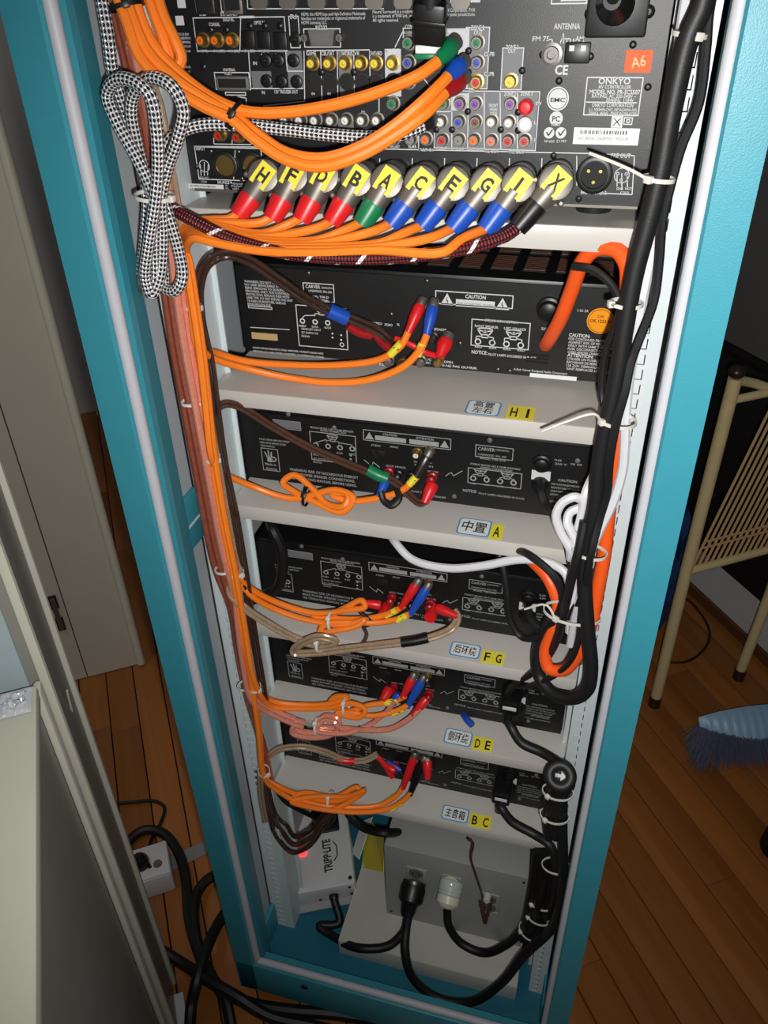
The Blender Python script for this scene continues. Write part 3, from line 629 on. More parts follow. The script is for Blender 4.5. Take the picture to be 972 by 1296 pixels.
    p = at(731, 66); o = obj('antenna_terminal', MB().box(p.x-.010, p.x+.010, YO-.006, YO, p.z-.008, p.z+.007, .001), 'black_plastic', a)
    for s in (-1, 1): obj('terminal_tab', MB().box(p.x+s*.0045-.002, p.x+s*.0045+.002, YO-.0085, YO-.006, p.z+.001, p.z+.005), 'white_print', o)
    p = at(784, 14); o = obj('power_inlet', MB().box(p.x-.025, p.x+.022, YO-.004, YO, p.z-.018, p.z+.03, .002), 'panel_onkyo', a)
build_controller()
# mains plug in its inlet
def build_ctrl_plug():
    p = W(780, 8, YO-.01); t = thing('mains_cable', 'black mains plug and cable in the top receiver inlet', 'cable', (p.x, YO-.02, p.z))
    obj('plug_body', MB().lathe((p.x, YO-.004, p.z), (-.05, -1, .12), [(0, .0135), (.012, .0145), (.022, .0125), (.03, .008), (.046, .0065)], 18), 'black_plastic', t)
    q = Vector((p.x-.002, YO-.05, p.z+.006)); obj('cord', MB().tube([q, q+Vector((.004, -.02, .02)), q+Vector((.03, -.03, .06)), q+Vector((.045, -.02, .13))], .0045, 10), 'rubber', t)
build_ctrl_plug()

# ---------------------------------------------------------------- power amplifiers
def amp_shell(a, xl, xr, y0, zb, h, depth=.32):
    obj('chassis', MB().box(xl, xr, y0+.002, y0+depth, zb, zb+h, .003), 'black_plastic', a)
    obj('rear_panel', MB().box(xl+.001, xr-.001, y0, y0+.0022, zb, zb+h-.004), 'panel_black', a)
    for x in (xl+.045, xr-.045):
        for y in (y0+.03, y0+depth-.03): obj('foot', MB().lathe((x, y, zb-.0085), Z_, [(0, .011), (.006, .013), (.0085, .013)], 14), 'rubber', a)
def amp_large():
    i = 1; Y0 = .09; zb = ZS[1]+.0088; h = .106
    a = thing('power_amplifier', 'large black power amplifier with round orange seal on shelf H I', 'amplifier', (0, .25, ZS[1]), 'power amplifiers')
    amp_shell(a, -.216, .214, Y0, zb, h)
    top = zb+h
    # top vents: blocks of thin slats
    for k in range(7):
        x0 = -.035+k*.0345
        for j in range(2):
            y0 = Y0+.028+j*.062
            o = obj('vent', MB().box(x0, x0+.025, y0, y0+.05, top-.0002, top+.0006), 'black_matte', a)
            mb = MB()
            for q in range(11): mb.box(x0+.0012, x0+.0238, y0+.002+q*.0044, y0+.0042+q*.0044, top+.0004, top+.0016)
            obj('vent_slats', mb, 'brown_jacket', o)
    def L(px, py): p = W(px, py, Y0); return p.x, p.z
    S = abs(W(520, 420, Y0).x-W(500, 420, Y0).x)/20
    pr = Print((0, Y0, 0), X_, Z_, .0006)
    def fr(x0, y0, x1, y1, t=.0009): u0, v1 = L(x0, y0); u1, v0 = L(x1, y1); pr.frame(u0, u1, v0, v1, t)
    def ln(*p): pr.line([L(*q) for q in p], .0009)
    def tx(s, x, y, hh, wd=None, b=.012): u, v = L(x, y); pr.text(s, u, v, hh*S, None if wd is None else wd*S, bold=b)
    for k, s in enumerate(('WARNING: DO NOT REMOVE COVER', 'NO USER SERVICEABLE PARTS INSIDE', 'REFER SERVICING TO QUALIFIED', 'PERSONNEL ONLY. FOR CONTINUED', 'PROTECTION, REPLACE FUSE WITH', 'SAME TYPE. DO NOT EXPOSE THIS UNIT', 'TO RAIN OR MOISTURE. UNPLUG', 'BEFORE REPLACING FUSE.')): tx(s, 309.5+k*.6, 357+k*4.1, 3.1, (66, 66, 55, 60, 58, 62, 52, 32)[k])
    fr(314, 386, 345, 392); ln((317, 414), (367, 417)); fr(383, 357, 424, 383, .001); tx('CARVER', 387, 364, 4.5, 19); tx('CORPORATION', 407, 365, 2.4, 14); tx('LYNNWOOD, WA, USA', 391, 369, 3, 30); tx('MODEL: TFM-35', 391, 376, 3, 26); tx('120V 50/60Hz', 391, 380, 3, 26)
    fr(374, 385, 441, 443, .001)
    for k, x in enumerate((383, 399, 415)): u, v = L(x, 406+k*1.2); pr.ring(u, v, 3.6*S, 1.6*S, 14); tx(('RED', 'BLACK', 'BLACK')[k], x-4, 413+k*1.2, 2.6, 9)
    u, v = L(407, 394); speaker_icon(pr, u, v, 8*S); ln((383, 402), (386, 399), (398, 399))
    for k, s in enumerate(('DRIVE LEFT INPUT', 'SET SWITCH TO', 'MONO')): tx(s, 382, 417+k*4.6, 2.8, (26, 22, 11)[k])
    for x, y in ((421, 422), (421, 427), (432, 424), (432, 430)): u, v = L(x, y); pr.disc(u, v, 1.3*S, 8)
    u, v = L(433, 436); pr.ring(u, v, 3*S, 1.1*S, 12)
    tx('A BOB CARVER MAGNETIC FIELD AMPLIFIER. PATENTS ISSUED AND', 320, 440.5, 2.6, 98); tx('PENDING (U.S.) AND OTHER COUNTRIES. U.S. PATENT NO. 4218660.', 321, 445, 2.6, 98)
    fr(551, 367, 649, 391, .0011)
    u, v = L(566, 379); tri_icon(pr, u, v, 8*S); u, v = L(636, 385); tri_icon(pr, u, v, 8*S); u0, v0 = L(577, 385); pr.rect(u0, u0+46*S, v0-2*S, v0+6.5*S)
    tx('CAUTION', 589, 377, 4.6, 24, .025)
    fr(597, 403, 669, 443, .001); tx('STEREO CONNECTION', 614, 406.5, 3.2, 39); tx('RIGHT SPEAKER', 601, 413.5, 3.2, 28); tx('LEFT SPEAKER', 638, 416.5, 3.2, 26)
    for x in (614, 650): u, v = L(x, 422+(x-614)*.07); speaker_icon(pr, u, v, 9*S)
    for k, x in enumerate((605, 623, 641, 659)): u, v = L(x, 432+k*1.6); pr.ring(u, v, 4*S, 1.5*S, 14); tx(('RED', 'BLACK', 'BLACK', 'RED')[k], x-4, 439.5+k*1.5, 2.6, 9)
    tx('NOTICE:', 597, 447, 4.6, 19, .02); tx('PILOT LAMPS SOLDERED IN PLACE.', 618, 449.5, 3.2, 58)
    tx('A Bob Carver Designed Audio Component', 650, 468, 2.8, 64); tx('1.15: 2A', 731, 394, 3, 12); tx('220 V~', 685, 417, 3, 12); tx('50 Hz', 689, 421, 3, 10)
    for k, s in enumerate(('CAUTION:', 'FOR CONTINUED PROTECTION', 'AGAINST RISK OF FIRE, REPLACE', 'ONLY WITH SAME TYPE, 12A', 'FUSE. DISCONNECT SUPPLY', 'CORD BEFORE CHANGING FUSE', 'ATTENTION:', 'UTILISER UN FUSIBLE DE', 'RECHANGE DE MEME TYPE.', '12A 250V. DEBRANCHER A', 'VANT REMPLACER LE FUSIBLE')):
        tx(s, 720-k*.35, 425.5+k*4.2, 4.2 if k in (0, 6) else 3.1, (24, 53, 55, 50, 48, 52, 30, 43, 46, 45, 50)[k], .025 if k in (0, 6) else .012)
    for s, x, y, wd in (('STEREO', 470, 410, 14), ('MONO', 487, 412, 10), ('R', 503, 412, 3), ('L', 546, 404, 3), ('LEFT SPEAKER', 540, 417, 25), ('HF', 518, 455, 5), ('CH.', 517, 459, 7), ('DC', 540, 456, 6), ('AC', 539, 460, 6), ('CAUTION', 480, 451, 14), ('OPEN.', 562, 459, 12), ('E-NE PAS OUVRIR.', 560, 463.5, 44), ('RISK', 480, 462, 10)): tx(s, x, y, 3.2, wd)
    pr.build('panel_lettering', 'white_print', a)
    p2 = Print((0, Y0, 0), X_, Z_, .0010)
    for x, y in ((566, 380), (636, 386)): u, v = L(x, y); p2.line([(u, v+4*S), (u-1*S, v), (u+1*S, v), (u, v-4*S)], .9*S)
    u, v = L(579, 384); p2.text('RISK OF ELECTRIC SHOCK', u, v, 2*S, 42*S); u, v = L(581, 387.5); p2.text('DO NOT OPEN', u, v-1.5*S, 2*S, 36*S)
    p2.build('dark_lettering', 'black_print', a)
    u0, v1 = L(318.5, 420); u1, v0 = L(352, 431); obj('foil_label', MB().box(u0, u1, Y0-.001, Y0-.0003, v0, v1), 'tan_label', a)
    u0, v1 = L(671, 471); u1, v0 = L(730, 478); obj('serial_label', MB().box(u0, u1, Y0-.001, Y0-.0003, v0-.0035, v1-.0005), 'tag_white', a)
    c = W(760, 406, Y0); sl = obj('round_seal', MB().lathe((c.x, Y0, c.z), -Y_, [(0, .0138), (.0008, .0138)], 28), 'seal_orange', a)
    p3 = Print((c.x, Y0-.0008, c.z), X_, Z_, .0003); p3.text('OK', 0, .005, .003, .007, True); p3.text('OK.1223.91', 0, 0, .0034, .021, True, bold=.02); p3.ring(0, 0, .0125, .0005, 24); p3.build('seal_lettering', 'brown_cap', sl)
    c = W(695, 391, Y0); obj('fuse_holder', MB().lathe((c.x, Y0, c.z), -Y_, [(0, .0135), (.004, .013), (.005, .0105), (.012, .010), (.013, .0085)], 20), 'black_plastic', a)
    for x, y in ((540, 356), (390, 346), (630, 468), (645, 470), (582, 435), (495, 398), (456, 455)): p = W(x, y, Y0); screw(a, (p.x, Y0, p.z), .003, 'nickel_dark')
    for k, (x, y, m) in enumerate(((492, 456, 'nickel'), (509, 461, 'gold'), (533, 457, 'nickel'), (555, 457, 'gold'), (548, 428, 'nickel_dark'))):
        p = W(x, y, Y0-.008); obj('binding_post', MB().lathe((p.x, Y0, p.z), -Y_, [(0, .006), (.006, .006), (.007, .0045), (.014, .0052), (.016, .003)], 14), m, a)
    for x, y in ((533, 386), (547, 388)): p = W(x, y, Y0); rca(a, (p.x, Y0, p.z), 'ptr_white', 'gold')
    p = W(680, 455, Y0); mb = MB()
    for k in range(3): mb.box(p.x-.012+k*.001, p.x+.012, Y0-.0012, Y0, p.z-.004+k*.004, p.z-.0025+k*.004)
    obj('cord_grille', mb, 'black_matte', a)
    return a
amp_large()
AY = .051
def amp_small():
    i = 2; zb = ZS[2]+.0088; h = .098; Y0 = AY
    a = thing('power_amplifier', 'black power amplifier with hand emblem on shelf A', 'amplifier', (0, .2, ZS[2]), 'power amplifiers')
    amp_shell(a, -.218, .212, Y0, zb, h); top = zb+h
    mb = MB()
    for r in range(4):
        for k in range(70): x = -.17+k*.0048; mb.box(x, x+.0022, Y0+.05+r*.012, Y0+.053+r*.012, top-.0002, top+.0003)
    v = obj('top_perforation', mb, 'side_grey', a); v['kind'] = 'stuff'
    def L(px, py): p = W(px, py, Y0); return p.x, p.z
    S = abs(W(520, 580, Y0).x-W(500, 580, Y0).x)/20
    pr = Print((0, Y0, 0), X_, Z_, .0006)
    def fr(x0, y0, x1, y1, t=.0009): u0, v1 = L(x0, y0); u1, v0 = L(x1, y1); pr.frame(u0, u1, v0, v1, t)
    def ln(*p): pr.line([L(*q) for q in p], .0010)
    def tx(s, x, y, hh, wd=None, b=.012): u, v = L(x, y); pr.text(s, u, v, hh*S, None if wd is None else wd*S, bold=b)
    u0, v1 = L(345, 530.5); u1, v0 = L(381, 543.5); obj('rating_plate', MB().box(u0, u1, Y0-.0008, Y0-.0002, v0, v1), 'grey_zone', a); fr(345, 530, 381.5, 545, .0008)
    for k in range(3): tx('A BOB CARVER AMPLIFIER PATENT', 328+k, 556+k*4.2, 2.8, (42, 36, 20)[k])
    fr(330, 566, 355, 597, .0009); tx('Made in', 336, 588, 4, 15); tx('America', 337, 593.5, 4, 16)
    # hand emblem: palm, three raised fingers, thumb-and-finger ring
    u, v = L(342, 580); pr.poly([(u-4*S, v-5*S), (u+2*S, v-5.5*S), (u+4.5*S, v-2*S), (u+1*S, v+1.5*S), (u-3.5*S, v+3*S)])
    for dx, ddx, hh in ((-4.2, -2.8, 9.5), (-1.8, -.4, 11.5), (.8, 1.6, 10)):
        pr.poly([(u+dx*S, v+1*S), (u+(dx+2)*S, v+1*S), (u+(dx+ddx+1.4)*S, v+hh*S), (u+(dx+ddx-.3)*S, v+hh*S)])
    pr.ring(u+5*S, v-.5*S, 4*S, 1.8*S, 14)
    fr(391.5, 545, 452, 588.5, .001); tx('MONO MODE USE 4 OHM SPEAKER', 393, 541.5, 2.9, 56); tx('MONO CONNECTION', 406, 545.5, 2.9, 33)
    u, v = L(421, 555); speaker_icon(pr, u, v, 7*S); ln((399, 560), (413, 556)); ln((429, 560), (446, 563))
    for k, x in enumerate((400, 415.5, 430.5, 446)): u, v = L(x, 563+k*1.6); pr.ring(u, v, 3.8*S, 1.7*S, 14); tx(('RED', 'BLACK', 'BLACK', 'RED')[k], x-4, 570.5+k*1.6, 2.6, 8)
    for k, s in enumerate(('DRIVE LEFT INPUT', 'SET SWITCH TO', 'MONO')): tx(s, 397, 576+k*4.6, 2.6, (26, 22, 11)[k])
    for y in (575, 580, 585): u, v = L(444, y+1); pr.disc(u, v, 1.6*S, 8)
    for k, s in enumerate(('WARNING: RISK OF HAZARDOUS ENERGY!', 'MAKE PROPER SPEAKER CONNECTIONS.', 'SEE OPERATING MANUAL BEFORE USING.')): tx(s, 367+k*.6, 595+k*5.2, 4, (92, 88, 90)[k], .018)
    u0, v1 = L(459.5, 544); u1, v0 = L(571, 565); zz = .0072; vc = L(515, 556)[1]; 
    pr.frame(u0, u1, vc-zz, vc+zz, .0009)
    tri_icon(pr, u0+8*S, vc-.0008, 5.6*S); tri_icon(pr, u1-8*S, vc-.0008, 5.6*S)
    pr.rect(u0+15*S, u0+54*S, vc-.005, vc+.001); pr.rect(u0+58*S, u1-15*S, vc-.005, vc+.001)
    pr.text('CAUTION', u0+25*S, vc+.0022, 3.2*S, 18*S, bold=.02); pr.text('ATTENTION', u0+66*S, vc+.0022, 3.2*S, 22*S, bold=.02)
    ln((461, 581.5), (471, 590), (472.5, 584.5), (481, 591.5)); ln((564, 602), (571, 597.5), (574, 602), (585.5, 595.5))
    for s, x, y, wd in (('STEREO', 470, 564, 12), ('MONO', 494, 566, 10), ('RIGHT SPEAKER', 489, 590, 25), ('RIGHT', 524, 585, 7), ('IN', 525, 589, 4), ('L', 544, 586, 3), ('IN', 543, 591, 5), ('SPEAKER', 541, 597, 14), ('FUSE', 702, 583, 8), ('250 V', 702, 587.5, 14), ('ON  OFF', 722, 588, 13), ('CLASS 2 WIRING', 520, 622, 30), ('LEFT SPEAKER', 535, 627, 30)): tx(s, x, y, 2.7, wd)
    fr(602, 562, 649, 583, .0009); tx('CARVER', 605, 569, 4.4, 20); tx('CORPORATION', 627, 570, 2.4, 16); tx('LYNNWOOD, WA, USA', 605, 575.5, 2.7, 34); tx('MODEL: TFM-15CB', 608, 580.5, 2.7, 30)
    fr(592.5, 591, 659.5, 619, .001); tx('STEREO MODE USE 4 OHM SPEAKERS', 595, 587.5, 2.6, 60); tx('STEREO CONNECTION', 608, 592.5, 2.8, 38)
    for x in (608, 642): u, v = L(x, 598+(x-608)*.12); speaker_icon(pr, u, v, 7.5*S)
    for k, x in enumerate((599, 616, 633, 650)): u, v = L(x, 605+k*1.9); pr.ring(u, v, 3.9*S, 1.7*S, 14); tx(('RED', 'BLACK', 'BLACK', 'RED')[k], x-4, 612+k*1.9, 2.4, 8)
    tx('NOTICE:', 586, 621.5, 4, 17, .02); tx('PILOT LAMPS SOLDERED IN PLACE.', 606, 625, 2.8, 56)
    for k, s in enumerate(('CAUTION', 'FOR CONTINUED PROTECTION', 'AGAINST RISK OF FIRE, REPLACE', 'ONLY WITH SAME TYPE FUSE', 'DISCONNECT SUPPLY CORD', 'ATTENTION', 'UTILISER UN FUSIBLE DE')): tx(s, (706 if k in (0, 5) else 698)-k*.4, 608.5+k*4.4, 3.6 if k in (0, 5) else 2.7, (22, 40, 42, 38, 36, 26, 36)[k], .02 if k in (0, 5) else .01)
    pr.build('panel_lettering', 'dim_print', a)
    c = W(686, 586, Y0); obj('fuse_holder', MB().lathe((c.x, Y0, c.z), -Y_, [(0, .0112), (.003, .0108), (.004, .0085), (.008, .008), (.009, .0065)], 18), 'black_plastic', a)
    c = W(685, 599, Y0); obj('fuse_sticker', MB().box(c.x-.0105, c.x+.0105, Y0-.0012, Y0-.0002, c.z-.0085, c.z+.0035), 'white_print', a)
    c = W(684, 612, Y0); obj('cord_bushing', MB().lathe((c.x, Y0, c.z), -Y_, [(0, .010), (.006, .0095), (.012, .007)], 14), 'black_plastic', a)
    for x, y in ((731, 583), (423, 541), (700, 640), (365, 524), (575, 628), (620, 557)): p = W(x, y, Y0); screw(a, (p.x, Y0, p.z), .003, 'charcoal')
    for x, y in ((527, 575), (543, 573)): p = W(x, y, Y0-.005); rca(a, (p.x, Y0, p.z), 'ptr_white', 'gold')
    for x, y, m in ((491, 600, 'red_dark'), (503, 603, 'black_plastic'), (519, 606, 'black_plastic'), (546, 606, 'red_dark')):
        p = W(x, y, Y0-.008); obj('binding_post', MB().lathe((p.x, Y0, p.z), -Y_, [(0, .0062), (.005, .0062), (.006, .0045), (.009, .0054), (.014, .0054), (.016, .003)], 14), m, a)
    p = W(479, 573, Y0); obj('slide_switch', MB().box(p.x-.008, p.x+.008, Y0-.0015, Y0, p.z-.004, p.z+.004, .0006).box(p.x-.004, p.x, Y0-.004, Y0-.001, p.z-.0025, p.z+.0025), 'black_matte', a)
    return a
a3 = amp_small()
for i, lb in ((3, 'black power amplifier with hand emblem on shelf F G'), (4, 'black power amplifier with hand emblem on shelf D E'), (5, 'black power amplifier with hand emblem on lowest shelf B C')):
    c = copy_tree(a3); c.location.z = ZS[i]; c['label'] = lb

# ---------------------------------------------------------------- bottom of the rack
def build_power_box():
    b = thing('power_distribution_box', 'brushed steel power box with three outlets on the bottom tray', 'power box', (.07, .1, .075))
    x0, x1, y0, z0, z1 = -.051, .196, .048, .075, .288
    obj('box_body', MB().box(x0, x1, y0+.002, y0+.15, z0, z1-.002, .002), 'steel', b)
    obj('front_plate', MB().box(x0-.001, x1+.001, y0, y0+.0025, z0+.0004, z1, .001), 'steel', b)
    obj('lid', MB().box(x0-.001, x1+.001, y0, y0+.15, z1-.001, z1+.0015, .0006), 'steel', b)
    obj('corner_screw', MB().lathe((x1-.008, y0, z1-.012), -Y_, [(0, .003), (.0015, .002)], 8), 'nickel_dark', b); obj('corner_screw', MB().lathe((x0+.008, y0, z0+.012), -Y_, [(0, .003), (.0015, .002)], 8), 'nickel_dark', b)
    def at(px, py): p = W(px, py, y0); return Vector((p.x, y0, p.z))
    for k, (px, py) in enumerate(((527, 1108), (571, 1118), (619, 1140))):
        c = at(px, py)
        o = obj('outlet_plate', MB().box(c.x-.018, c.x+.018, y0-.0016, y0+.0004, c.z-.03, c.z+.022, .002), 'steel', b)
        for dz in (.009, -.017):
            obj('outlet_face', MB().lathe((c.x, y0-.0014, c.z+dz), -Y_, [(0, .0128), (.002, .0124)], 18), 'charcoal' if k != 1 else 'ivory', o)
            for s in (-1, 1): obj('slot', MB().box(c.x+s*.0055-.001, c.x+s*.0055+.001, y0-.0040, y0-.0034, c.z+dz-.004, c.z+dz+.004), 'black_matte', o)
build_power_box()
def build_isobar():
    c0 = W(372, 1140, .035)
    t = thing('surge_suppressor', 'grey surge suppressor box with glowing red light in the rack bottom', 'surge suppressor', (-.19, .12, .03))
    # leaning block: long axis runs back and up
    o = Vector((-.236, .035, .036)); ux = Vector((.102, .042, .012)).normalized(); uy = Vector((-.36, .92, .12)); uy = (uy-ux*uy.dot(ux)).normalized(); uz = ux.cross(uy)
    wd, ln, hh = .128, .2, .052
    def pt(a, b, c): return o+ux*a+uy*b+uz*c
    M = Matrix((tuple(ux)+(0,), tuple(uy)+(0,), tuple(uz)+(0,), (0, 0, 0, 1))).transposed(); M = Matrix.Translation(o) @ M
    obj('housing', MB().box(0, wd, 0, ln, 0, hh, .003, M), 'isobar', t)
    obj('base_flange', MB().box(-.006, wd*.9, -.014, .03, -.002, .001, 0, M), 'steel', t)
    for a, b in ((.008, .012), (wd-.008, .012)):
        obj('corner_screw', MB().lathe(pt(a, b, hh), uz, [(0, .004), (.0015, .003)], 10), 'black_plastic', t)
    for a, c in ((.01, .012), (.055, .01), (wd-.012, .012), (.01, hh-.01), (wd-.012, hh-.012)): obj('end_screw', MB().lathe(pt(a, 0, c), -uy, [(0, .0035), (.0015, .0025)], 10), 'black_plastic', t)
    obj('status_lamp', MB().box(.026, .038, .072, .084, hh-.001, hh+.003, .001, M), 'led_red', t, 'glowing red lamp')
    pr = Print(pt(0, 0, hh), uy, -ux, .0004); pr.nn = uz
    pr.text('TRIPP·LITE', .03, -.088, .016, .066, bold=.03)
    pr.line([(.05, -.093), (.06, -.1), (.08, -.1), (.09, -.093)], .0022)
    pr.text('ISOBAR 4', .02, -.014, .006, .04, bold=.02)
    pr.build('maker_lettering', 'black_print', t)
    for k in range(2):
        obj('socket_bank', MB().box(.056, .108, .115+k*.045, .153+k*.045, hh-.001, hh+.0012, .001, M), 'black_plastic', t)
    obj('cord_grommet', MB().lathe(pt(.082, 0, .018), -uy, [(0, .0095), (.006, .009), (.01, .007)], 14), 'black_plastic', t)
    # big plug on top
    t2 = thing('mains_plug', 'black wall-plug adapter pushed into the surge suppressor', 'plug', pt(.08, .14, hh+.002))
    obj('plug_body', MB().lathe(pt(.082, .135, hh+.0014), uz, [(0, .024), (.012, .024), (.022, .020), (.026, .012)], 20), 'black_plastic', t2)
    obj('plug_collar', MB().box(.056, .110, .108, .160, hh+.0014, hh+.006, .003, M), 'black_plastic', t2)
    obj('plug_tail', MB().tube([pt(.072, .15, hh+.022), pt(.082, .17, hh+.035), pt(.098, .2, hh+.03), pt(.13, .22, hh+.05)], .005, 10), 'rubber', t2)
    return pt
ISO = build_isobar()
def paper(name, label, cat, px, m, thick=.0015):
    mb = MB(); P = [W(*p) for p in px]; n = (P[1]-P[0]).cross(P[-1]-P[0]).normalized()
    mb.prism(P, n*thick); return obj(name, mb, m, None, label, cat)
paper('paper_slip', 'yellow paper slip tucked left of the steel power box', 'paper', [(458, 1098, .13), (486, 1104, .085), (487, 1064, .12), (472, 1040, .2), (463, 1058, .19)], 'paper_yellow')
paper('paper_slip', 'small white slip beside the yellow paper in the rack bottom', 'paper', [(446, 1080, .16), (455, 1088, .14), (463, 1062, .17), (472, 1034, .215), (458, 1040, .215)], 'paper_white')

# ================================================================ CABLES
def PT(p):
    """(px, py, y) on the plane at depth y; a 4th value is the lowest height allowed (cable lying on a shelf)"""
    if isinstance(p, Vector): return p
    v = W(p[0], p[1], p[2])
    if len(p) > 3 and v.z < p[3]:
        q = WZ(p[0], p[1], p[3]); v = q if q.y < 1 else v
    return v
def cable(name, label, pts, r, m, group=None, cat='cable', twin=0., n=9, sub=7):
    P = [PT(p) for p in pts]; C = spline(P, sub)
    t = thing(name, label, cat, min(P, key=lambda v: v.z), group)
    if twin:
        for k, s in enumerate((-1, 1)):
            Q = []
            for i, c in enumerate(C):
                d = (C[min(i+1, len(C)-1)]-C[max(i-1, 0)]).normalized(); vdir = (c-CP).normalized(); o = d.cross(vdir)
                o = o.normalized() if o.length > .05 else UPV; Q.append(c+o*s*twin)
            obj('conductor', MB().tube(Q, r, n, raw=True), m, t)
    else: obj('jacket', MB().tube(C, r, n, raw=True), m, t)
    return t
def sleeve(t, name, pts, r, m, label=None, n=10):
    return obj(name, MB().tube([PT(p) for p in pts], r, n, sub=5), m, t, label)
def boot(t, a, b, m, r=.0062, tip='nickel', name='plug_boot', lab=None):
    a = PT(a); b = PT(b); L = (b-a).length
    o = obj(name, MB().lathe(a, b-a, [(0, r*.62), (L*.25, r*.72), (L*.55, r*.95), (L*.9, r), (L, r*.85)], 14), m, t, lab)
    if tip: obj('plug_shell', MB().lathe(b, b-a, [(-.001, r*.82), (.007, r*.82), (.009, r*.6)], 14), tip, o)
    return o
def marker(t, a, b, r, ch):
    a = PT(a); b = PT(b); o = obj('cable_marker', MB().cyl(a, b, r, n=12), 'yellow', t)
    if ch:
        c = (a+b)/2; ax = (b-a).normalized(); vd = (CP-c).normalized(); az = vd.cross(ax).normalized()
        pr = Print(c+vd*(r*1.02), ax, az, 0); pr.text(ch, 0, 0, r*1.25, r*.95 if ch not in 'I' else r*.3, True, rot=1.2, bold=.03); pr.build('marker_letter', 'black_print', o)
    return o
TIES = 0
def tie(label, c, along, R, m='tie', head=(1, 0), tail=None, wd=.0016):
    """cable tie: a strap round the bundle at c whose axis is `along`, its lock on the side `head`, an uncut tail"""
    c = PT(c); a = Vector(along).normalized(); b = a.cross(CP-c).normalized(); d = a.cross(b); R = (R, R) if not isinstance(R, tuple) else R; R = (R[0]*.9, R[1]*.9)
    if b.dot(RT) < 0: b = -b
    if d.dot(CP-c) < 0: d = -d
    if not isinstance(R, tuple): R = (R, R)
    t = thing('cable_tie', label, 'cable tie', c-Z_*R[0], 'cable ties')
    mb = MB(); n = 26; vs = []; fs = []
    if not isinstance(R, tuple): R = (R, R)
    for i in range(n):
        g = 2*math.pi*i/n; e = b*math.cos(g)*R[0]+d*math.sin(g)*R[1]; e2 = b*math.cos(g)*(R[0]+.0011)+d*math.sin(g)*(R[1]+.0011)
        vs += [c+e-a*wd, c+e+a*wd, c+e2+a*wd, c+e2-a*wd]
    for i in range(n):
        j = (i+1) % n
        for k in range(4): fs.append((i*4+k, i*4+(k+1) % 4, j*4+(k+1) % 4, j*4+k))
    obj('strap', mb.add(vs, fs), m, t)
    h = c+b*head[0]*(R[0]+.001)+d*head[1]*(R[1]+.001); hn = (b*head[0]+d*head[1]).normalized()
    obj('lock', MB().obox(h, hn, a, hn.cross(a), .0026, .0028, .003, .0006), m, t)
    if tail:
        P = [PT(q) for q in tail]; obj('strap_tail', MB().tube([h]+P, .0013, 6, sub=4), m, t)
    return t

# ---- trunk down the left rail (picture points with their depth)
TR = [(226, 292), (234, 330), (243, 385), (251, 440), (259, 510), (267, 580), (279, 655), (292, 720), (304, 790), (317, 862), (326, 925), (334, 985)]
def trunk(k, upto, n=9):
    dx = (-1, 4, 1, 5, 2, 0, 5, 3, 1)[k]; y = (-.034, -.026, -.042, -.03, -.022, -.028, -.038, -.018, -.035)[k]-.006
    return [(x+dx+(0 if j else 2), py, y) for j, (x, py) in enumerate(TR[:upto])]
HEAD = {'H': (336, 224, 305, 268), 'F': (373, 224, 347, 272), 'D': (411, 225, 384, 274), 'B': (453, 229, 422, 278), 'A': (491, 231, 460, 280), 'C': (533, 233, 497, 281), 'E': (574, 234, 536, 284), 'G': (616, 235, 574, 288), 'I': (656, 235, 616, 289), 'X': (703, 232, 656, 287)}
BOOT = {'H': 'red', 'F': 'red', 'D': 'red', 'B': 'red', 'A': 'green', 'C': 'blue', 'E': 'blue', 'G': 'blue', 'I': 'blue', 'X': 'black_plastic'}
def xlr_plug(t, ch):
    hx, hy, bx, by = HEAD[ch]; yh = -.012
    c = W(hx, hy, yh); e = W(bx, by, -.026); d = (e-c); L = d.length; dn = d.normalized()
    obj('plug_shell', MB().lathe(Vector((c.x, YO-.001, c.z+.0015)), (0, -1, 0), [(0, .0118), (.004, .0122), (.006, .0108), (.018, .0108), (.0185, .0138), (.024, .0138)], 22), 'nickel_dark', t)
    ax = Vector((0, -1, .12)).normalized(); ax = (ax-dn*ax.dot(dn)).normalized()
    o = obj('plug_head', MB().lathe(c-ax*.011, ax, [(0, .0140), (.003, .0152), (.017, .0152), (.0195, .0138), (.0205, .010)], 26), 'nickel', t)
    obj('plug_neck', MB().lathe(c+dn*.006, dn, [(0, .0112), (.010, .0108), (.015, .0098), (.016, .0098)], 20), 'nickel', t)
    obj('plug_boot', MB().lathe(c+dn*.0215, dn, [(0, .0102), (.004, .0105), (L*.55, .0085), (L-.0215, .0066), (L-.019, .0052)], 18), BOOT[ch], t)
    # yellow sticker with the letter, turned along the plug
    az = -dn; axx = az.cross(ax).normalized(); axx = -axx if axx.dot(X_) < 0 else axx
    pos = c+ax*.0098
    s = obj('letter_sticker', MB().obox(pos, axx, az, ax, .0080, .0106, .0004), 'yellow', t)
    pr = Print(pos+ax*.0006, axx, az, 0); pr.nn = ax
    pr.text(ch, 0, .0003, .0125, .0088 if ch != 'I' else .0026, True, bold=.03); pr.build('sticker_letter', 'black_print', s)
    for sg in (-1, 1): obj('shell_screw', MB().lathe(c+axx*sg*.0145+dn*.009, ax, [(-.002, .0028), (.003, .0028), (.0042, .0015)], 8), 'nickel', t)
    return c, e
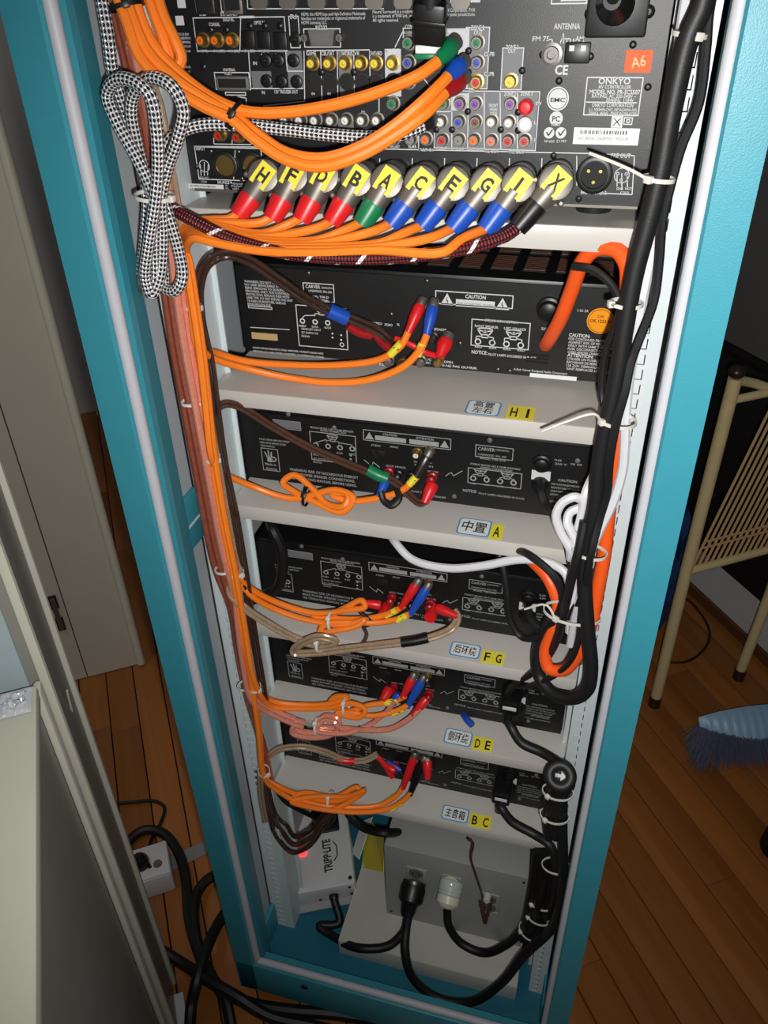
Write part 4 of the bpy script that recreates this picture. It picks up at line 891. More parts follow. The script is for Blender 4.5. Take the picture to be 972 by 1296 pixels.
def xlr_cable(k, ch, label, n_trunk, tail, end):
    hx, hy, bx, by = HEAD[ch]; i = 'HFDBACEGI'.index(ch)
    yb = -.034-.0045*i
    start = [(bx, by, -.026), (bx-16-2*i, by+9+i*.6, -.03-.003*i)]
    band = []
    for x in (560, 480, 400, 330, 270):
        if x < bx-30-3*i:
            f = (x-250)/310; band.append((x, 283+3.2*i+4.5*f*i*.3-(5-i*.3 if x == 270 else 0)+(6 if x in (330, 400) else 0), yb))
    pts = start+band+[(240+i*.8, 282+2.4*i, yb+.004)]+trunk(k, n_trunk)+tail
    pts[-len(tail)-n_trunk] = (228+i*.9, 300+2.0*i, -.03-.002*i)
    t = cable('interconnect_cable', label, pts, .0040, 'orange', 'orange interconnect cables', sub=6)
    xlr_plug(t, ch); end(t); return t
z2, z3, z4, z5, z6 = (ZS[i]+.0045 for i in (1, 2, 3, 4, 5))
def end_rca(m, a, b, mk, ch, tip='nickel', r=.0066):
    def f(t):
        boot(t, a, b, m, r, tip, lab=None)
        if mk: marker(t, mk[0], mk[1], .0046, ch)
    return f
LO = 'orange cable from receiver plug %s to the %s'
xlr_cable(0, 'H', LO % ('H', 'red phono plug on shelf H I'), 4, [(268, 445, .0), (310, 457, .03, z2), (370, 462, .045, z2), (430, 462, .05, z2), (480, 455, .055, z2), (507, 438, .052), (517, 420, .055)], end_rca('red', (515, 424, .055), (532, 386, .074), ((494, 449, .052), (508, 434, .052)), 'H'))
xlr_cable(1, 'I', LO % ('I', 'blue phono plug on shelf H I'), 4, [(272, 454, -.01), (310, 466, .015, z2), (365, 478, .03, z2), (420, 484, .035, z2), (470, 480, .038, z2), (512, 463, .042, z2), (533, 440, .048), (540, 424, .055)], end_rca('blue', (539, 428, .055), (548, 388, .074), ((528, 450, .047), (535, 435, .05)), 'I'))
xlr_cable(2, 'A', LO % ('A', 'dark phono plug on shelf A'), 6, [(280, 597, -.02), (318, 615, .008, z3), (370, 631, .015, z3), (425, 620, .018, z3+.012), (447, 630, .012, z3+.006), (434, 648, .005, z3), (402, 637, .012, z3+.004), (372, 622, .02, z3+.010), (358, 611, .026, z3+.006), (372, 601, .03, z3+.002), (394, 617, .022, z3+.002), (414, 638, .012, z3+.008), (436, 640, .008, z3+.012), (440, 626, .015, z3+.016), (420, 626, .018, z3+.016), (440, 634, .016, z3+.003), (480, 630, .02, z3+.003), (508, 621, .022, z3+.006), (522, 610, .024)], end_rca('nickel_dark', (526, 604, .026), (541, 577, .038), ((518, 613, .0235), (527, 603, .026)), 'A'))
xlr_cable(3, 'F', LO % ('F', 'red phono plug on shelf F G'), 8, [(318, 745, -.02), (355, 764, .0, z4), (400, 776, .008, z4), (440, 772, .012, z4+.006), (462, 768, .016, z4+.006), (458, 760, .02, z4+.012), (435, 770, .015, z4+.010), (405, 782, .008, z4+.006), (395, 777, .01, z4+.003), (430, 783, .012, z4+.004), (470, 782, .016, z4+.004), (498, 774, .02, z4+.006), (512, 766, .024)], end_rca('red', (507, 770, .022), (527, 739, .035), ((488, 779, .019), (502, 772, .021)), 'F'))
xlr_cable(4, 'G', LO % ('G', 'blue phono plug on shelf F G'), 8, [(316, 752, -.025), (350, 772, -.008, z4), (395, 786, -.002, z4), (440, 790, .002, z4), (462, 784, .006, z4+.004), (452, 792, .0, z4+.008), (425, 798, -.006, z4+.004), (405, 800, -.008, z4+.002), (412, 790, -.002, z4+.010), (445, 788, .004, z4+.010), (480, 788, .012, z4+.002), (505, 783, .017, z4+.003), (520, 776, .021)], end_rca('blue', (519, 778, .02), (540, 744, .035), ((502, 785, .0165), (515, 779, .019)), 'G'))
xlr_cable(5, 'D', LO % ('D', 'red phono plug on shelf D E'), 10, [(345, 887, -.012), (385, 892, .0, z5), (420, 890, .006, z5), (440, 882, .01, z5+.006), (424, 882, .012, z5+.009), (417, 892, .008, z5+.006), (440, 900, .004, z5+.004), (468, 892, .012, z5+.006), (498, 888, .02, z5+.006), (513, 881, .022)], end_rca('red', (509, 884, .021), (522, 858, .035), ((488, 890, .017), (503, 886, .02)), 'D'))
xlr_cable(6, 'E', LO % ('E', 'blue phono plug on shelf D E'), 10, [(344, 894, -.02), (380, 897, -.006, z5), (415, 896, .0, z5), (445, 890, .004, z5+.010), (462, 898, .002, z5+.004), (455, 908, -.004, z5), (425, 902, -.002, z5+.002), (445, 902, .0, z5+.009), (470, 906, .004, z5+.002), (500, 900, .014, z5+.002), (517, 892, .02)], end_rca('blue', (515, 895, .019), (534, 861, .035), ((497, 903, .013), (511, 897, .018)), 'E'))
xlr_cable(7, 'B', LO % ('B', 'red phono plug on lowest shelf B C'), 12, [(352, 995, -.025), (385, 1008, -.012, z6), (425, 1014, -.004, z6), (455, 1001, .002, z6+.006), (452, 996, .004, z6+.012), (425, 1008, -.002, z6+.010), (385, 1003, -.008, z6+.008), (372, 1008, -.012, z6+.004), (400, 1018, -.01, z6+.002), (440, 1022, -.004, z6), (480, 1019, .004, z6), (503, 1006, .012, z6+.006), (511, 994, .018)], end_rca('red', (510, 998, .016), (524, 958, .035), ((486, 1017, .007), (500, 1008, .012)), 'B'))
xlr_cable(8, 'C', LO % ('C', 'black phono plug on lowest shelf B C'), 12, [(350, 1000, -.034), (380, 1016, -.024, z6), (420, 1024, -.016, z6), (450, 1010, -.01, z6+.010), (462, 1000, -.006, z6+.012), (440, 1008, -.01, z6+.016), (400, 1008, -.016, z6+.012), (368, 1014, -.022, z6+.004), (395, 1022, -.02, z6+.004), (450, 1028, -.014, z6), (490, 1024, -.004, z6), (512, 1012, .006, z6+.004), (521, 1002, .012)], end_rca('black_plastic', (519, 1006, .01), (536, 963, .035), ((495, 1024, -.002), (509, 1015, .005)), 'C'))
t = cable('subwoofer_cable', 'black and red braided cable from plug X', [(656, 287, -.026), (640, 298, -.034), (600, 312, -.05), (540, 322, -.062), (470, 327, -.068), (400, 325, -.068), (340, 316, -.066), (290, 301, -.064), (252, 283, -.062), (225, 268, -.056), (212, 258, -.045)], .0056, 'braid_red', n=14); xlr_plug(t, 'X')

# ---- component video cables (three), crossing the receiver's back
def comp(label, col, a, b, pts):
    t = cable('video_cable', label, pts, .0047, 'orange', 'orange video cables'); boot(t, a, b, col, .0078); return t
comp('orange video cable ending in the green phono plug', 'green', (552, 80, -.018), (572, 58, .004), [(554, 78, -.018), (530, 95, -.03), (480, 116, -.036), (420, 133, -.042), (360, 142, -.046), (312, 141, -.05), (272, 126, -.05), (232, 97, -.05), (198, 62, -.05), (178, 22, -.048), (166, -25, -.045)])
comp('orange video cable ending in the blue phono plug', 'blue', (565, 98, -.016), (583, 82, .004), [(567, 97, -.016), (540, 124, -.034), (500, 158, -.044), (455, 186, -.052), (408, 200, -.056), (362, 193, -.056), (326, 170, -.056), (297, 147, -.054), (260, 126, -.056), (222, 100, -.058), (188, 66, -.058), (168, 22, -.055), (154, -25, -.052)])
comp('orange video cable ending in the red phono plug', 'red_dark', (561, 120, -.018), (583, 101, .004), [(563, 118, -.018), (536, 146, -.038), (490, 178, -.050), (448, 200, -.060), (405, 211, -.064), (362, 202, -.064), (322, 176, -.063), (294, 152, -.062), (256, 134, -.063), (214, 108, -.064), (178, 74, -.064), (160, 26, -.06), (142, -25, -.056)])
for k, lb in enumerate(('orange cable loop hanging above the braided coil, inner strand', 'orange cable loop hanging above the braided coil, outer strand')):
    d = k*11; cable('hanging_cable', lb, [(182+d, -25, -.036), (196+d, 20, -.04), (209+d*1.3, 55, -.042), (214+d*1.4, 74, -.042), (207+d*1.2, 86+k*5, -.046), (194+d*.6, 84+k*8, -.05), (182+d*.1, 62+k*6, -.05), (172, 28, -.045), (176-k*4, -25, -.04)], .0047, 'orange', 'orange cable loops')
tie('black strap binding the three orange video cables', (297, 146, -.056), W(330, 172, -.056)-W(262, 124, -.056), (.012, .010), 'black_plastic', (0, 1))
tie('black strap round orange cables at the top left', (160, 8, -.055), W(172, 40, -.055)-W(150, -30, -.052), (.015, .012), 'black_plastic', (0, 1))

# ---- thick silver braided cable, bundled in loops at the upper left
t = cable('braided_cable', 'thick silver braided cable tied in a hanging coil', [(124, -30, -.055), (130, 5, -.058), (137, 46, -.06), (143, 92, -.056), (162, 150, -.05), (182, 215, -.056), (187, 250, -.062), (184, 300, -.062), (180, 345, -.062), (184, 366, -.07), (195, 360, -.078), (196, 310, -.078), (195, 250, -.078),
    (176, 205, -.08), (146, 150, -.08), (136, 120, -.08), (148, 101, -.084), (172, 104, -.088), (190, 122, -.09), (198, 162, -.09), (200, 215, -.088), (197, 250, -.09), (188, 310, -.09), (184, 350, -.088), (192, 372, -.084), (202, 352, -.078), (206, 300, -.074), (204, 252, -.074),
    (212, 212, -.074), (226, 172, -.078), (232, 138, -.08), (218, 110, -.08), (194, 99, -.076), (174, 110, -.072), (166, 135, -.068), (174, 185, -.066), (192, 248, -.068), (204, 300, -.066), (207, 345, -.066), (209, 364, -.07), (222, 368, -.074), (231, 350, -.074), (226, 316, -.07), (212, 268, -.066), (206, 245, -.06),
    (207, 205, -.05), (216, 176, -.046), (246, 160, -.04), (300, 158, -.03), (360, 164, -.022), (420, 171, -.016), (470, 174, -.012), (508, 170, -.012), (535, 160, .0)], .0055, 'braid_grey', n=14)
boot(t, (534, 160, .0), (545, 154, .014), 'nickel_dark', .0062)
sleeve(t, 'end_cap', [(181, 350, -.0635), (182, 362, -.067), (188, 370, -.075)], .0064, 'charcoal', 'dark wrapped bend of the cable')
tie('white cable tie gathering the silver braided coil', (196, 248, -.075), W(200, 300, -.075)-W(190, 200, -.075), (.0185, .019), 'tie', (.8, .5))

# ---- copper speaker wire down the left rail
SB = [(150, -30), (155, 10), (168, 66), (182, 128), (194, 190), (206, 260), (214, 320), (222, 380), (231, 440), (242, 500), (252, 555), (264, 620), (277, 690), (285, 722)]
def strand(k): return [(x-11+7*k, y, (-.028, -.036, -.042, -.036, -.03)[k]) for x, y in SB]
cable('speaker_wire', 'clear copper speaker wire, leftmost strand of the left bundle', strand(0)+[(292, 770, -.024), (300, 820, -.02), (312, 880, -.016), (330, 940, -.016), (340, 985, -.02)], .0048, 'copper_clear', 'copper speaker wires')
cable('speaker_wire', 'clear copper speaker wire, second strand of the left bundle', strand(1)+[(296, 775, -.03), (305, 830, -.026), (318, 890, -.02), (335, 950, -.018), (344, 990, -.02)], .0048, 'copper_clear', 'copper speaker wires')
t5 = [(302, 780, -.034), (310, 840, -.034), (320, 880, -.034), (345, 898, -.02), (385, 915, -.012), (375, 912, -.016), (372, 922, -.02), (400, 928, -.014), (425, 922, -.006), (428, 910, -.002), (412, 906, -.002), (402, 918, -.012), (440, 922, -.004)]
t = cable('speaker_wire', 'pinkish copper speaker wire ending on shelf D E, upper strand', strand(2)+t5+[(463, 924, .0, z5), (495, 922, .004, z5), (520, 908, .012), (532, 896, .02)], .0045, 'copper_pink', 'copper speaker wires')
boot(t, (522, 906, .013), (540, 884, .03), 'red', .0068, None, 'banana_plug'); sleeve(t, 'heat_shrink', [(453, 922.5, -.003), (472, 924, .0015)], .0050, 'blue')
t = cable('speaker_wire', 'pinkish copper speaker wire ending on shelf D E, lower strand', strand(3)+[(x-2, y+6, d-.009) for x, y, d in t5]+[(470, 916, .004), (490, 900, .012), (500, 886, .018)], .0038, 'copper_pink', 'copper speaker wires')
boot(t, (490, 900, .012), (505, 878, .026), 'blue', .0058, None, 'banana_plug'); 
t = cable('speaker_wire', 'silvery twin speaker wire looping in front of shelf F G', strand(4)[:1]+[(162, 12, -.026), (176, 66, -.026)]+strand(4)[3:]+[(291, 748, -.04), (308, 768, -.042), (342, 791, -.034), (378, 810, -.028), (402, 816, -.028), (425, 812, -.03), (405, 806, -.034), (376, 818, -.036), (372, 826, -.034), (400, 826, -.030), (440, 821, -.026), (485, 816, -.02), (525, 811, -.012), (552, 805, -.004), (572, 795, .008), (579, 782, .016), (574, 772, .022)], .0026, 'silver_clear', None, twin=.0026)
sleeve(t, 'heat_shrink', [(508, 813.5, -.0155), (526, 811, -.012), (542, 807.5, -.0075)], .0062, 'black_plastic', 'black shrink sleeve')
boot(t, (579, 780, .016), (553, 769, .024), 'red', .0066, None, 'banana_plug'); obj('plug_cap', MB().lathe(W(549, 769, .046), (0, -1, .1), [(0, .0075), (.018, .0085), (.024, .0075)], 16), 'red', t)
t = cable('speaker_wire', 'short dark speaker lead to the left red plug on shelf F G', [(440, 821, -.02), (458, 815, -.008), (464, 803, .002), (461, 794, .006), (470, 788, .01), (452, 770, .018), (456, 762, .02)], .0026, 'dark_clear')
boot(t, (456, 762, .02), (482, 766, .024), 'red', .0062, None, 'banana_plug'); obj('plug_cap', MB().lathe(W(490, 767, .046), (0, -1, .1), [(0, .0072), (.016, .008), (.022, .007)], 16), 'red', t)
# dark twin to the large amplifier
t = cable('speaker_wire', 'dark brown twin speaker wire to the amplifier on shelf H I', [(336, 890, -.022), (321, 800, -.026), (309, 720, -.026), (297, 650, -.026), (284, 590, -.024), (275, 530, -.022), (266, 460, -.02), (254, 405, -.02), (252, 362, -.02), (262, 334, -.018), (285, 322, -.012), (315, 330, .0), (350, 353, .012), (388, 379, .03), (420, 395, .045), (455, 408, .055), (482, 421, .062), (492, 430, .066)], .0028, 'dark_clear', None, twin=.0028)
sleeve(t, 'heat_shrink', [(416, 392.5, .043), (428, 398, .047), (439, 403, .051)], .0082, 'blue', 'blue shrink sleeve'); sleeve(t, 'core_sleeve', [(440, 412, .052), (456, 421, .058), (470, 424, .064)], .0052, 'red_dark')
boot(t, (470, 418, .06), (492, 440, .075), 'red_dark', .006, None, 'banana_plug')
t = cable('speaker_lead', 'short red speaker lead to the red plug on shelf H I', [(500, 428, .07), (520, 436, .068), (538, 446, .068), (552, 450, .066)], .0034, 'red'); boot(t, (556, 452, .064), (565, 430, .08), 'red', .0085, 'nickel', 'banana_plug')
# brown twin to shelf A
t = cable('speaker_wire', 'brown twin speaker wire with green sleeve to shelf A', [(304, 740, -.016), (292, 690, -.016), (283, 640, -.016), (274, 590, -.018), (269, 545, -.02), (272, 520, -.016), (286, 511, -.008), (306, 516, .0), (345, 540, .01), (392, 566, .016), (440, 587, .022), (470, 599, .027), (500, 610, .028), (516, 625, .022), (532, 637, .016), (538, 634, .018)], .0023, 'brown_jacket', None, twin=.0023)
sleeve(t, 'heat_shrink', [(465, 594, .026), (478, 601, .0275), (491, 606, .028)], .0072, 'green', 'green shrink sleeve')
boot(t, (537, 637, .016), (548, 612, .034), 'red', .0076, None, 'banana_plug')
t = cable('speaker_lead', 'black speaker lead curling under the blue plug on shelf A', [(482, 622, .014, z3), (486, 634, .008, z3), (496, 640, .004, z3), (505, 632, .01, z3), (503, 620, .02, z3)], .0040, 'rubber'); boot(t, (479, 628, .012), (489, 607, .03), 'blue', .0058, None, 'banana_plug')
# dark twin to the lowest shelf
t = cable('speaker_wire', 'dark twin speaker wire with red sleeve to lowest shelf B C', [(336, 1040, -.022), (330, 1000, -.022), (333, 968, -.02), (350, 950, -.014), (380, 945, -.004), (410, 951, .006), (438, 962, .014), (462, 962, .02), (478, 954, .028)], .0025, 'silver_clear', None, twin=.0025)
sleeve(t, 'heat_shrink', [(426, 960, .012), (438, 963, .0145), (449, 963, .0175)], .0056, 'red', 'red shrink sleeve')
t = cable('speaker_lead', 'red and blue speaker lead on lowest shelf B C', [(474, 955, .03), (484, 964, .026), (492, 976, .02), (497, 984, .018)], .0040, 'red'); boot(t, (484, 966, .026), (500, 976, .02), 'red', .0066, None, 'banana_plug'); sleeve(t, 'core_sleeve', [(490, 964, .03), (500, 970, .026), (507, 975, .024)], .0036, 'blue')
t = thing('banana_plug', 'red banana plug beside the black phono plug on lowest shelf B C', 'plug', W(541, 980, .03)); boot(t, (541, 986, .018), (541, 962, .035), 'red', .0075, None, 'plug_boot'); obj('plug_pin', MB().cyl(W(541, 962, .033), W(541, 958, .05), .003, n=8), 'nickel', t)
t = thing('banana_plug', 'red banana plug at the left of shelf D E', 'plug', W(490, 880, .03)); boot(t, (484, 886, .016), (493, 872, .034), 'red', .0078, None, 'plug_boot'); obj('plug_pin', MB().cyl(W(493, 873, .034), W(494, 871, .052), .003, n=8), 'nickel', t)
# loops of dark wire hanging at the lower left
for k, lb in enumerate(('hanging dark speaker wire loop above the surge suppressor, lowest strand', 'hanging dark speaker wire loop above the surge suppressor, middle strand', 'hanging dark speaker wire loop above the surge suppressor, uppermost strand')):
    d = k*9; cable('speaker_wire', lb, [(330+k*3, 985, -.012), (340+k*4, 1030, -.01), (352+d*.6, 1062-d, .0+k*.01), (371+d*.2, 1079-d*1.1, .005+k*.012), (392, 1070-d, .01+k*.012), (410, 1045-d*.8, .02+k*.008), (424, 1022, .03), (430, 1006, .05)], .0042, 'brown_jacket' if k == 1 else 'dark_clear', 'dark wire loops')
cable('black_cable', 'thin black cable dropping beside the lower left rail slots', [(330, 960, -.006), (345, 990, -.004), (360, 1014, .0), (380, 1026, .01), (400, 1036, .03)], .0034, 'rubber_dark')
cable('black_cable', 'thick black cable hanging behind the left end of shelf F G', [(336, 640, .12), (345, 668, .035), (355, 690, .03), (358, 716, .03), (352, 742, .03), (338, 752, .028), (318, 760, .03)], .0075, 'rubber_dark')
# ties on the left bundle and the small coils
for lb, c, al, Rr, hd in (
    ('white cable tie on the left bundle beside the large amplifier', (244, 388, -.03), ((251, 440), (238, 340)), (.008, .010), (.8, .6)),
    ('white cable tie round the copper wires beside shelf H I', (246, 508, -.034), ((250, 545), (236, 470)), (.0150, .0105), (.7, .7)),
    ('white cable tie on the orange cables beside the amplifier on shelf A', (268, 578, -.034), ((276, 620), (262, 540)), (.0095, .014), (.6, .8)),
    ('white cable tie round the copper wires beside shelf F G', (286, 720, -.036), ((288, 760), (274, 680)), (.0145, .0105), (.7, .7)),
    ('white cable tie on the orange cables beside shelf F G', (299, 724, -.034), ((306, 765), (292, 690)), (.0095, .012), (.6, .8)),
    ('white cable tie round the copper wires beside shelf D E', (313, 867, -.03), ((316, 900), (302, 830)), (.0145, .0105), (.7, .7)),
    ('white cable tie on the orange cables beside shelf D E', (322, 869, -.034), ((328, 900), (315, 835)), (.009, .012), (.6, .8)),
    ('white cable tie on the orange cables beside lowest shelf B C', (334, 976, -.034), ((338, 1000), (330, 950)), (.009, .012), (.6, .8)),
    ('white cable tie round the orange coil on shelf F G', (420, 786, .0), ((470, 784), (380, 780)), (.014, .014), (.2, 1)),
    ('white cable tie round the silvery wire loop on shelf F G', (404, 816, -.028), ((440, 818), (370, 815)), (.010, .010), (.2, 1)),
    ('white cable tie round the orange coil on shelf D E', (438, 894, .004), ((470, 898), (400, 890)), (.014, .014), (.2, 1)),
    ('white cable tie round the pinkish wire coil below shelf D E', (402, 919, -.014), ((440, 922), (370, 915)), (.014, .012), (.2, 1)),
    ('white cable tie round the orange coil on lowest shelf B C', (419, 1013, -.01), ((460, 1018), (380, 1008)), (.016, .016), (.2, 1))):
    tie(lb, c, W(al[1][0], al[1][1], c[2])-W(al[0][0], al[0][1], c[2]), Rr, 'tie', hd)
tie('black strap round the orange coil on shelf A', (388, 628, .018), W(420, 632, .018)-W(360, 618, .018), (.013, .014), 'black_plastic', (0, 1))

# ---- hdmi lead in the middle of the receiver
p = W(546, 30, -.012); t = thing('hdmi_cable', 'broad black cable plug hanging over the receiver sockets', 'cable', W(546, 60, -.012))
q0 = W(543, 56, -.008); q1 = W(546, 2, -.016); dn = (q1-q0); ax = dn.normalized(); axx = X_; ayy = ax.cross(axx).normalized(); axx = ayy.cross(ax)
obj('plug_body', MB().obox((q0+q1)/2, axx, ayy, ax, .0125, .007, dn.length/2, .003), 'black_plastic', t)
obj('plug_rib', MB().obox(q0+dn*.55, axx, ayy, ax, .0135, .008, .002, .0008), 'black_plastic', t)
obj('cord', MB().tube([q1-ax*.004, q1+ax*.03, q1+ax*.08+Vector((.004, 0, 0))], .0075, 12), 'rubber', t)
p0 = W(527, 62, -.006); p1 = W(560, 62, -.006)
obj('plug_collar', MB().obox((p0+p1)/2, (p1-p0).normalized(), Y_, Z_, (p1-p0).length/2, .005, .003, .001), 'tag_white', t, 'white collar'); obj('plug_lip', MB().obox((p0+p1)/2-Vector((.003, 0, .005)), (p1-p0).normalized(), Y_, Z_, (p1-p0).length*.4, .0045, .002, .0008), 'green', t, 'green lip')

# ---- right-hand bundle
cable('power_cable', 'fattest black power cable down the right rail', [(895, -30, -.045), (888, 8, -.045), (872, 45, -.045), (850, 138, -.045), (838, 206, -.045), (823, 270, -.045), (803, 345, -.045), (791, 412, -.045), (785, 452, -.045), (776, 502, -.045), (766, 545, -.045), (758, 590, -.045), (753, 640, -.045), (742, 690, -.045), (740, 740, -.05), (744, 800, -.055), (748, 850, -.058), (742, 874, -.056), (722, 884, -.045), (698, 876, -.03), (683, 856, -.015), (680, 830, -.008), (690, 800, -.002), (706, 765, .01)], .0082, 'rubber', n=12)
cable('power_cable', 'slim black cable crossing the right rail slots near the top', [(905, -30, -.03), (896, 20, -.03), (893, 60, -.03), (884, 130, -.03), (862, 186, -.032), (848, 236, -.034), (838, 280, -.034), (834, 330, -.032), (827, 382, -.034), (808, 432, -.04), (798, 460, -.05), (791, 495, -.058), (780, 535, -.06), (772, 580, -.058), (768, 625, -.05), (758, 660, -.05), (748, 700, -.06), (738, 750, -.05), (720, 782, -.03)], .0042, 'rubber')
cable('power_cable', 'thin black cable looping below the round orange seal', [(725, 337, .0), (752, 342, -.01), (775, 362, -.02), (785, 385, -.03), (779, 412, -.03), (768, 440, -.025), (763, 470, -.022), (762, 500, -.022), (768, 528, -.03), (772, 560, -.04), (764, 600, -.03)], .0036, 'rubber')
cable('power_cable', 'white cable running straight down the right rail', [(876, -30, -.02), (868, 10, -.02), (858, 80, -.02), (846, 180, -.02), (832, 290, -.022), (815, 365, -.026), (806, 420, -.028), (799, 460, -.03), (792, 520, -.032), (791, 560, -.034), (788, 595, -.036), (776, 635, -.04), (758, 672, -.046), (745, 705, -.05), (735, 750, -.045), (726, 790, -.035), (722, 816, -.03)], .0050, 'white_cord')
cable('power_cable', 'white cable looped beside the amplifier on shelf A', [(752, 600, -.01), (742, 622, -.03), (736, 652, -.032), (728, 682, -.035), (722, 706, -.036), (721, 694, -.042), (709, 672, -.04), (704, 652, -.038), (712, 636, -.036), (728, 629, -.034), (740, 640, -.026), (722, 648, -.03), (718, 660, -.036), (728, 684, -.042), (727, 715, -.045), (724, 760, -.04)], .0048, 'white_cord')
cable('power_cable', 'white cable sagging under the shelf lettered A', [(490, 664, .08), (500, 686, .02), (522, 708, .005), (567, 719, -.002), (611, 716, -.004), (659, 708, -.006), (694, 712, -.012), (716, 726, -.02), (722, 760, -.028), (721, 800, -.03)], .0050, 'white_cord')
t = cable('power_cable', 'thick bright orange power cable from the large amplifier', [(691, 436, .086), (696, 428, .066), (710, 402, .045), (724, 366, .03), (738, 330, .015), (756, 314, .008), (780, 316, .002), (793, 334, -.006), (795, 360, -.012), (792, 420, -.018), (788, 480, -.02), (784, 540, -.024), (776, 600, -.026), (770, 650, -.028), (765, 700, -.03), (757, 745, -.034), (748, 790, -.036), (733, 826, -.036), (714, 848, -.034), (695, 846, -.028), (690, 825, -.022), (703, 790, -.016), (706, 765, -.008), (694, 732, .004), (676, 712, .02), (660, 700, .05)], .0074, 'orange_cord', n=12)
cable('power_cable', 'black cable out of the amplifier on shelf A', [(684, 611, .04), (685, 622, .024), (690, 638, .014), (700, 650, .0), (708, 668, -.01), (718, 690, -.02), (724, 720, -.02)], .0050, 'rubber')
t = cable('power_cable', 'thin black cable looping round the amplifier inlet on shelf F G', [(628, 690, .03), (636, 715, .02), (642, 750, .012), (646, 785, .008), (660, 806, .002), (682, 806, -.01), (702, 785, -.02), (712, 756, -.03), (700, 728, -.03), (672, 704, -.015), (645, 692, .02)], .0044, 'rubber')
cable('power_cable', 'black cable out of the amplifier on shelf F G', [(668, 768, .04), (672, 782, .026), (685, 796, .012), (705, 806, .0), (725, 815, -.016), (738, 840, -.03)], .0050, 'rubber')
def iec(label, c, up, down, z):
    c = W(c[0], c[1], .03); t = thing('power_connector', label, 'cable', c-Z_*.02)
    obj('plug_body', MB().box(c.x-.0135, c.x+.0135, .012, .0502, c.z-.0135, c.z+.0105, .004), 'black_plastic', t)
    obj('plug_label', MB().box(c.x-.009, c.x+.009, .0112, .0122, c.z-.002, c.z+.004, .0002), 'white_print', t)
    obj('strain_relief', MB().lathe((c.x-.001, .022, c.z-.012), (0, -.5, -1), [(0, .008), (.01, .0075), (.02, .0062)], 12), 'black_plastic', t)
    obj('cord', MB().tube([Vector((c.x-.001, .015, c.z-.026))]+[PT(q) for q in down], .0066, 10), 'rubber', t)
    return t
iec('black plug and cable under the D E amplifier fuse', (647, 885), None, [(648, 922, .005), (660, 940, -.004, ZS[4]+.008), (685, 952, -.01, ZS[4]+.008), (702, 962, -.022), (714, 972, -.034), (722, 992, -.036), (708, 1010, -.03)], 4)
iec('black plug and cable under the B C amplifier fuse', (636, 1000), None, [(634, 1022, .004), (648, 1040, -.004, ZS[5]+.008), (676, 1056, -.01, ZS[5]+.008), (696, 1070, -.022), (704, 1096, -.028), (702, 1130, -.03), (692, 1160, -.024)], 5)
cable('power_cable', 'black cable arching over the D E amplifier plug', [(642, 880, .03), (650, 866, .012), (675, 850, -.004), (695, 828, -.02), (708, 800, -.036), (716, 765, -.05), (724, 730, -.056), (732, 700, -.058), (740, 660, -.05)], .0050, 'rubber')
cable('power_cable', 'thin black cable bowed below the orange loop', [(650, 868, .02), (672, 868, -.012), (700, 856, -.03), (722, 836, -.046), (732, 812, -.05), (735, 780, -.05), (738, 750, -.05)], .0036, 'rubber')
# coil and wrapped cable bundle at the lower right
t = thing('cable_coil', 'black cable coil tied at the right rail below shelf D E', 'cable', W(706, 1050, -.04))
c = W(709, 982, -.05); vd = (CP-c).normalized(); b = vd.cross(Z_).normalized(); d = b.cross(vd)
obj('coil_turn', MB().tube([c+(b*math.cos(g)+d*math.sin(g))*.0135 for g in [2*math.pi*k/10 for k in range(10)]], .0075, 10, True), 'rubber', t)
obj('coil_core', MB().lathe(c-vd*.004, vd, [(0, .010), (.005, .010)], 16), 'black_matte', t)
pr = Print(c+vd*.0014, b*-1 if b.x < 0 else b, d, 0); pr.nn = vd
pr.poly([(-.006, .002), (.001, .002), (.001, .006), (.008, 0), (.001, -.006), (.001, -.002), (-.006, -.002)]); pr.text('A', -.004, -.001, .004, .004, True); pr.build('end_mark', 'white_print', t)
for k in range(4):
    ox = (-8, -2, 4, 9)[k]; obj('bundled_strand', MB().tube([PT(q) for q in ((706+ox, 992, -.046+.006*(k % 2)), (702+ox, 1015, -.046), (700+ox*.9, 1040, -.044), (700+ox*.7, 1060-6*(k % 2), -.04))], .0064, 10), 'rubber', t)
t = thing('cable_bundle', 'thick bundle of black cables tied at the right of the steel box', 'cable', W(680, 1180, -.01))
for k in range(5):
    ox = (-10, -4, 3, 9, 0)[k]; obj('bundled_strand', MB().tube([PT(q) for q in ((690+ox, 1078, -.012), (688+ox*1.1, 1110, -.016), (683+ox*1.1, 1140, -.02-.008*(k == 4)), (676+ox, 1168, -.016), (668+ox*.7, 1188, -.008+.01*(k % 2)))], .0076, 10), 'rubber_dark', t)
cable('power_cable', 'black cable running down the lower right gasket', [(712, 1010, -.04), (712, 1050, -.042), (713, 1090, -.044), (711, 1130, -.046), (704, 1165, -.048), (690, 1185, -.045), (668, 1202, -.035), (660, 1214, -.03)], .0072, 'rubber')
